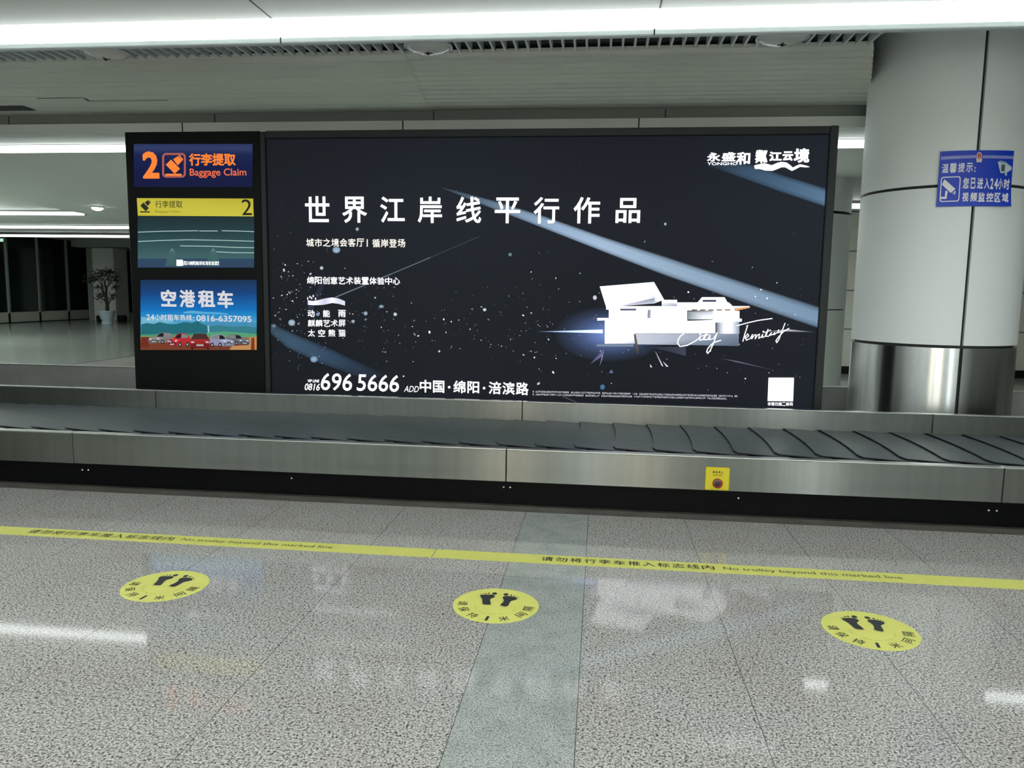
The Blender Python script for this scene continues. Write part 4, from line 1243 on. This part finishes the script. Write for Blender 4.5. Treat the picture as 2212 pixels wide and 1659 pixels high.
pg([(245, 1110), (330, 1090), (430, 1105), (520, 1075), (640, 1105), (760, 1110), (880, 1075), (1000, 1090), (1090, 1060), (1160, 1110), (1230, 1130), (1230, 1240), (245, 1260)], 2, K(30, 104, 116))
pg([(1260, 1140), (1400, 1120), (1600, 1150), (1800, 1135), (1960, 1160), (1960, 1230), (1260, 1235)], 2, K(52, 124, 136))
pg([(1235, 1125), (1255, 1125), (1262, 1235), (1240, 1235)], 3, K(150, 205, 215))
pg([(1220, 1235), (1500, 1215), (1960, 1250), (1960, 1300), (1220, 1290)], 3, K(84, 156, 116))
pg([(1860, 1300), (1968, 1290), (1968, 1490), (1560, 1490), (1600, 1430), (1850, 1420)], 3, K(190, 140, 84)); pg([(1890, 1310), (1935, 1310), (1940, 1490), (1880, 1490)], 4, K(128, 56, 30)); pg([(245, 1300), (360, 1300), (360, 1460), (245, 1450)], 3, K(112, 40, 30))
mb.build('landscape_picture', M_['lit'], mo2)


def car_pic(x, y, w, h, col, flip, front):
    global mb
    mb = MB()
    f = (lambda u: x + w * (1 - u)) if flip else (lambda u: x + w * u)
    Y = lambda v: y + h * v
    d = K(26, 24, 28); lt = K(205, 205, 210); dk = tuple(v * .55 for v in col)
    q = lambda pts, k, c: pg([(f(a), Y(b)) for a, b in pts], k, c)
    if front:
        q([(.02, .36), (.98, .36), (1.0, .62), (.97, .92), (.03, .92), (0, .62)], 5, col)
        q([(.2, .04), (.8, .04), (.95, .38), (.05, .38)], 6, K(70, 44, 40)); q([(.16, .38), (.84, .38), (.9, .5), (.1, .5)], 7, tuple(v * 1.35 for v in col))
        q([(.04, .66), (.96, .66), (.93, .92), (.07, .92)], 7, dk); q([(.32, .68), (.68, .68), (.68, .8), (.32, .8)], 8, K(170, 160, 156))
        for a in (.05, .78): q([(a, .5), (a + .17, .53), (a + .16, .6), (a + .02, .6)], 8, lt)
        for a in (.04, .82): q([(a, .88), (a + .14, .88), (a + .13, 1), (a + .02, 1)], 6, d)
    else:
        q([(0, .5), (.06, .42), (.3, .32), (.42, .08), (.62, .02), (.86, .06), (.98, .3), (1, .66), (.9, .78), (.05, .88), (0, .75)], 5, col)
        q([(.33, .34), (.45, .1), (.6, .06), (.58, .36)], 6, d); q([(.63, .07), (.84, .1), (.93, .3), (.62, .36)], 6, tuple(v * .35 for v in lt))
        q([(.05, .46), (.3, .36), (.58, .4), (.55, .5), (.1, .56)], 6, tuple(min(1, v * 1.4) for v in col))
        q([(.02, .6), (.42, .6), (.4, .86), (.06, .86)], 6, dk); q([(.04, .5), (.14, .5), (.12, .6), (.03, .6)], 7, lt); q([(.34, .48), (.44, .46), (.42, .56), (.33, .58)], 7, lt)
        q([(.12, .7), (.3, .7), (.3, .78), (.12, .78)], 7, K(180, 176, 176))
        for a in (.56, .88):
            pts = [(a + .075 * math.cos(t * .5236), .76 + .17 * math.sin(t * .5236)) for t in range(12)]; q(pts, 7, d)
            pts = [(a + .04 * math.cos(t * .5236), .76 + .09 * math.sin(t * .5236)) for t in range(12)]; q(pts, 8, K(150, 150, 155))
    mb.build('car_picture', M_['lit'], mo2)


car_pic(355, 1228, 380, 190, K(120, 118, 116), False, False)
car_pic(1520, 1258, 345, 180, K(98, 100, 112), True, False)
car_pic(635, 1236, 345, 232, K(178, 40, 46), False, False)
car_pic(1262, 1256, 370, 212, K(140, 144, 172), True, False)
car_pic(975, 1240, 300, 244, K(146, 34, 32), False, True)
mb = MB(); WG = K(216, 216, 220)
for ch, a, b, c, d in (('空', 545, 772, 592, 845), ('港', 820, 1055, 597, 857), ('租', 1095, 1350, 600, 857), ('车', 1385, 1622, 605, 868)): sb.text(mb, ch, *Q2(a, c), *Q2(b, d), 9, .035, WG)
mb.build('lettering', M_['lit'], mo2)
mb = MB()
for ch, a, b in zip('24小时租车热线', (330, 388, 450, 545, 640, 732, 828, 920), (382, 446, 540, 632, 725, 818, 914, 1005)): sb.text(mb, ch, *Q2(a, 958 + (a - 330) * .012), *Q2(b, 1048 + (a - 330) * .012), 9, .02, WG)
for y in (1000, 1040): pg([(1020, y), (1038, y), (1038, y + 16), (1020, y + 16)], 9, WG)
sb.text(mb, '0816-6357095', *Q2(1072, 978), *Q2(1895, 1070), 9, .02, WG)
mb.build('lettering', M_['lit'], mo2)

# ------------------------------------------------------------------ potted tree
px0, py0 = on_z(232, 699.5, 0)[:2]
tr = thing('potted_tree', 'potted bonsai-like tree in a pale glazed pot before the far pier', 'plant', (px0, py0, 0))
MB().lathe([(.19, .0), (.2, .03), (.19, .07), (.17, .1), (.2, .16), (.25, .26), (.27, .36), (.275, .42), (.29, .44), (.29, .49), (.25, .49), (.24, .44)], (px0, py0, 0), 28).build('pot', M_['porcelain'], tr)
mb = MB().tube([(px0 + .02, py0, .42), (px0 + .03, py0, .7), (px0 - .02, py0 + .02, 1.0), (px0 + .02, py0, 1.3), (px0 - .04, py0, 1.55)], [.07, .065, .055, .045, .03])
mb.tube([(px0 - .01, py0, .95), (px0 - .12, py0, 1.2), (px0 - .14, py0, 1.45), (px0 - .3, py0, 1.62), (px0 - .55, py0, 1.62)], [.045, .04, .035, .025, .015])
mb.tube([(px0, py0, 1.3), (px0 + .18, py0, 1.5), (px0 + .32, py0, 1.6)], [.035, .025, .012]).tube([(px0 + .03, py0, .75), (px0 - .2, py0, .98)], [.03, .012]).tube([(px0 + .03, py0, .7), (px0 + .25, py0, .95)], [.03, .012])
mb.build('trunk', M_['bark'], tr)
mb = MB(); random.seed(8)
for cx_, cz, rx, rz, nn in ((-.5, 1.68, .25, .12, 90), (-.2, 1.85, .3, .16, 130), (.15, 1.92, .26, .14, 110), (.38, 1.68, .2, .16, 90), (0, 1.62, .25, .1, 70), (-.62, 1.55, .16, .06, 40), (-.24, 1.02, .15, .16, 70), (.28, 1.0, .16, .12, 60), (-.28, 1.36, .16, .08, 40), (.4, 1.35, .12, .12, 40)):
    for _ in range(nn):
        a, b, c = random.gauss(0, .5), random.gauss(0, .5), random.gauss(0, .5)
        p = Vector((px0 + cx_ + rx * a, py0 + rx * b, cz + rz * c))
        d1 = Vector((random.gauss(0, 1), random.gauss(0, 1), random.gauss(0, .5))).normalized() * .05; d2 = d1.orthogonal().normalized() * .022
        mb.add([tuple(p - d1), tuple(p + d2), tuple(p + d1), tuple(p - d2)], [(0, 1, 2, 3)])
o = mb.build('foliage', M_['leaf'], tr)
for (a, b), l in zip(((206, 695), (252, 694)), ('dark rounded block on the floor left of the pale tree pot', 'dark rounded block on the floor right of the pale tree pot')):
    x, yy, _ = on_z(a + 4, 696, 0)
    tag(MB().bbox(x - .14, x + .14, yy + .1, yy + .4, 0, .26, .05).build('planter_block', M_['black'], None, (x, yy + .25, 0)), l, 'block', 'dark blocks beside the tree pot')
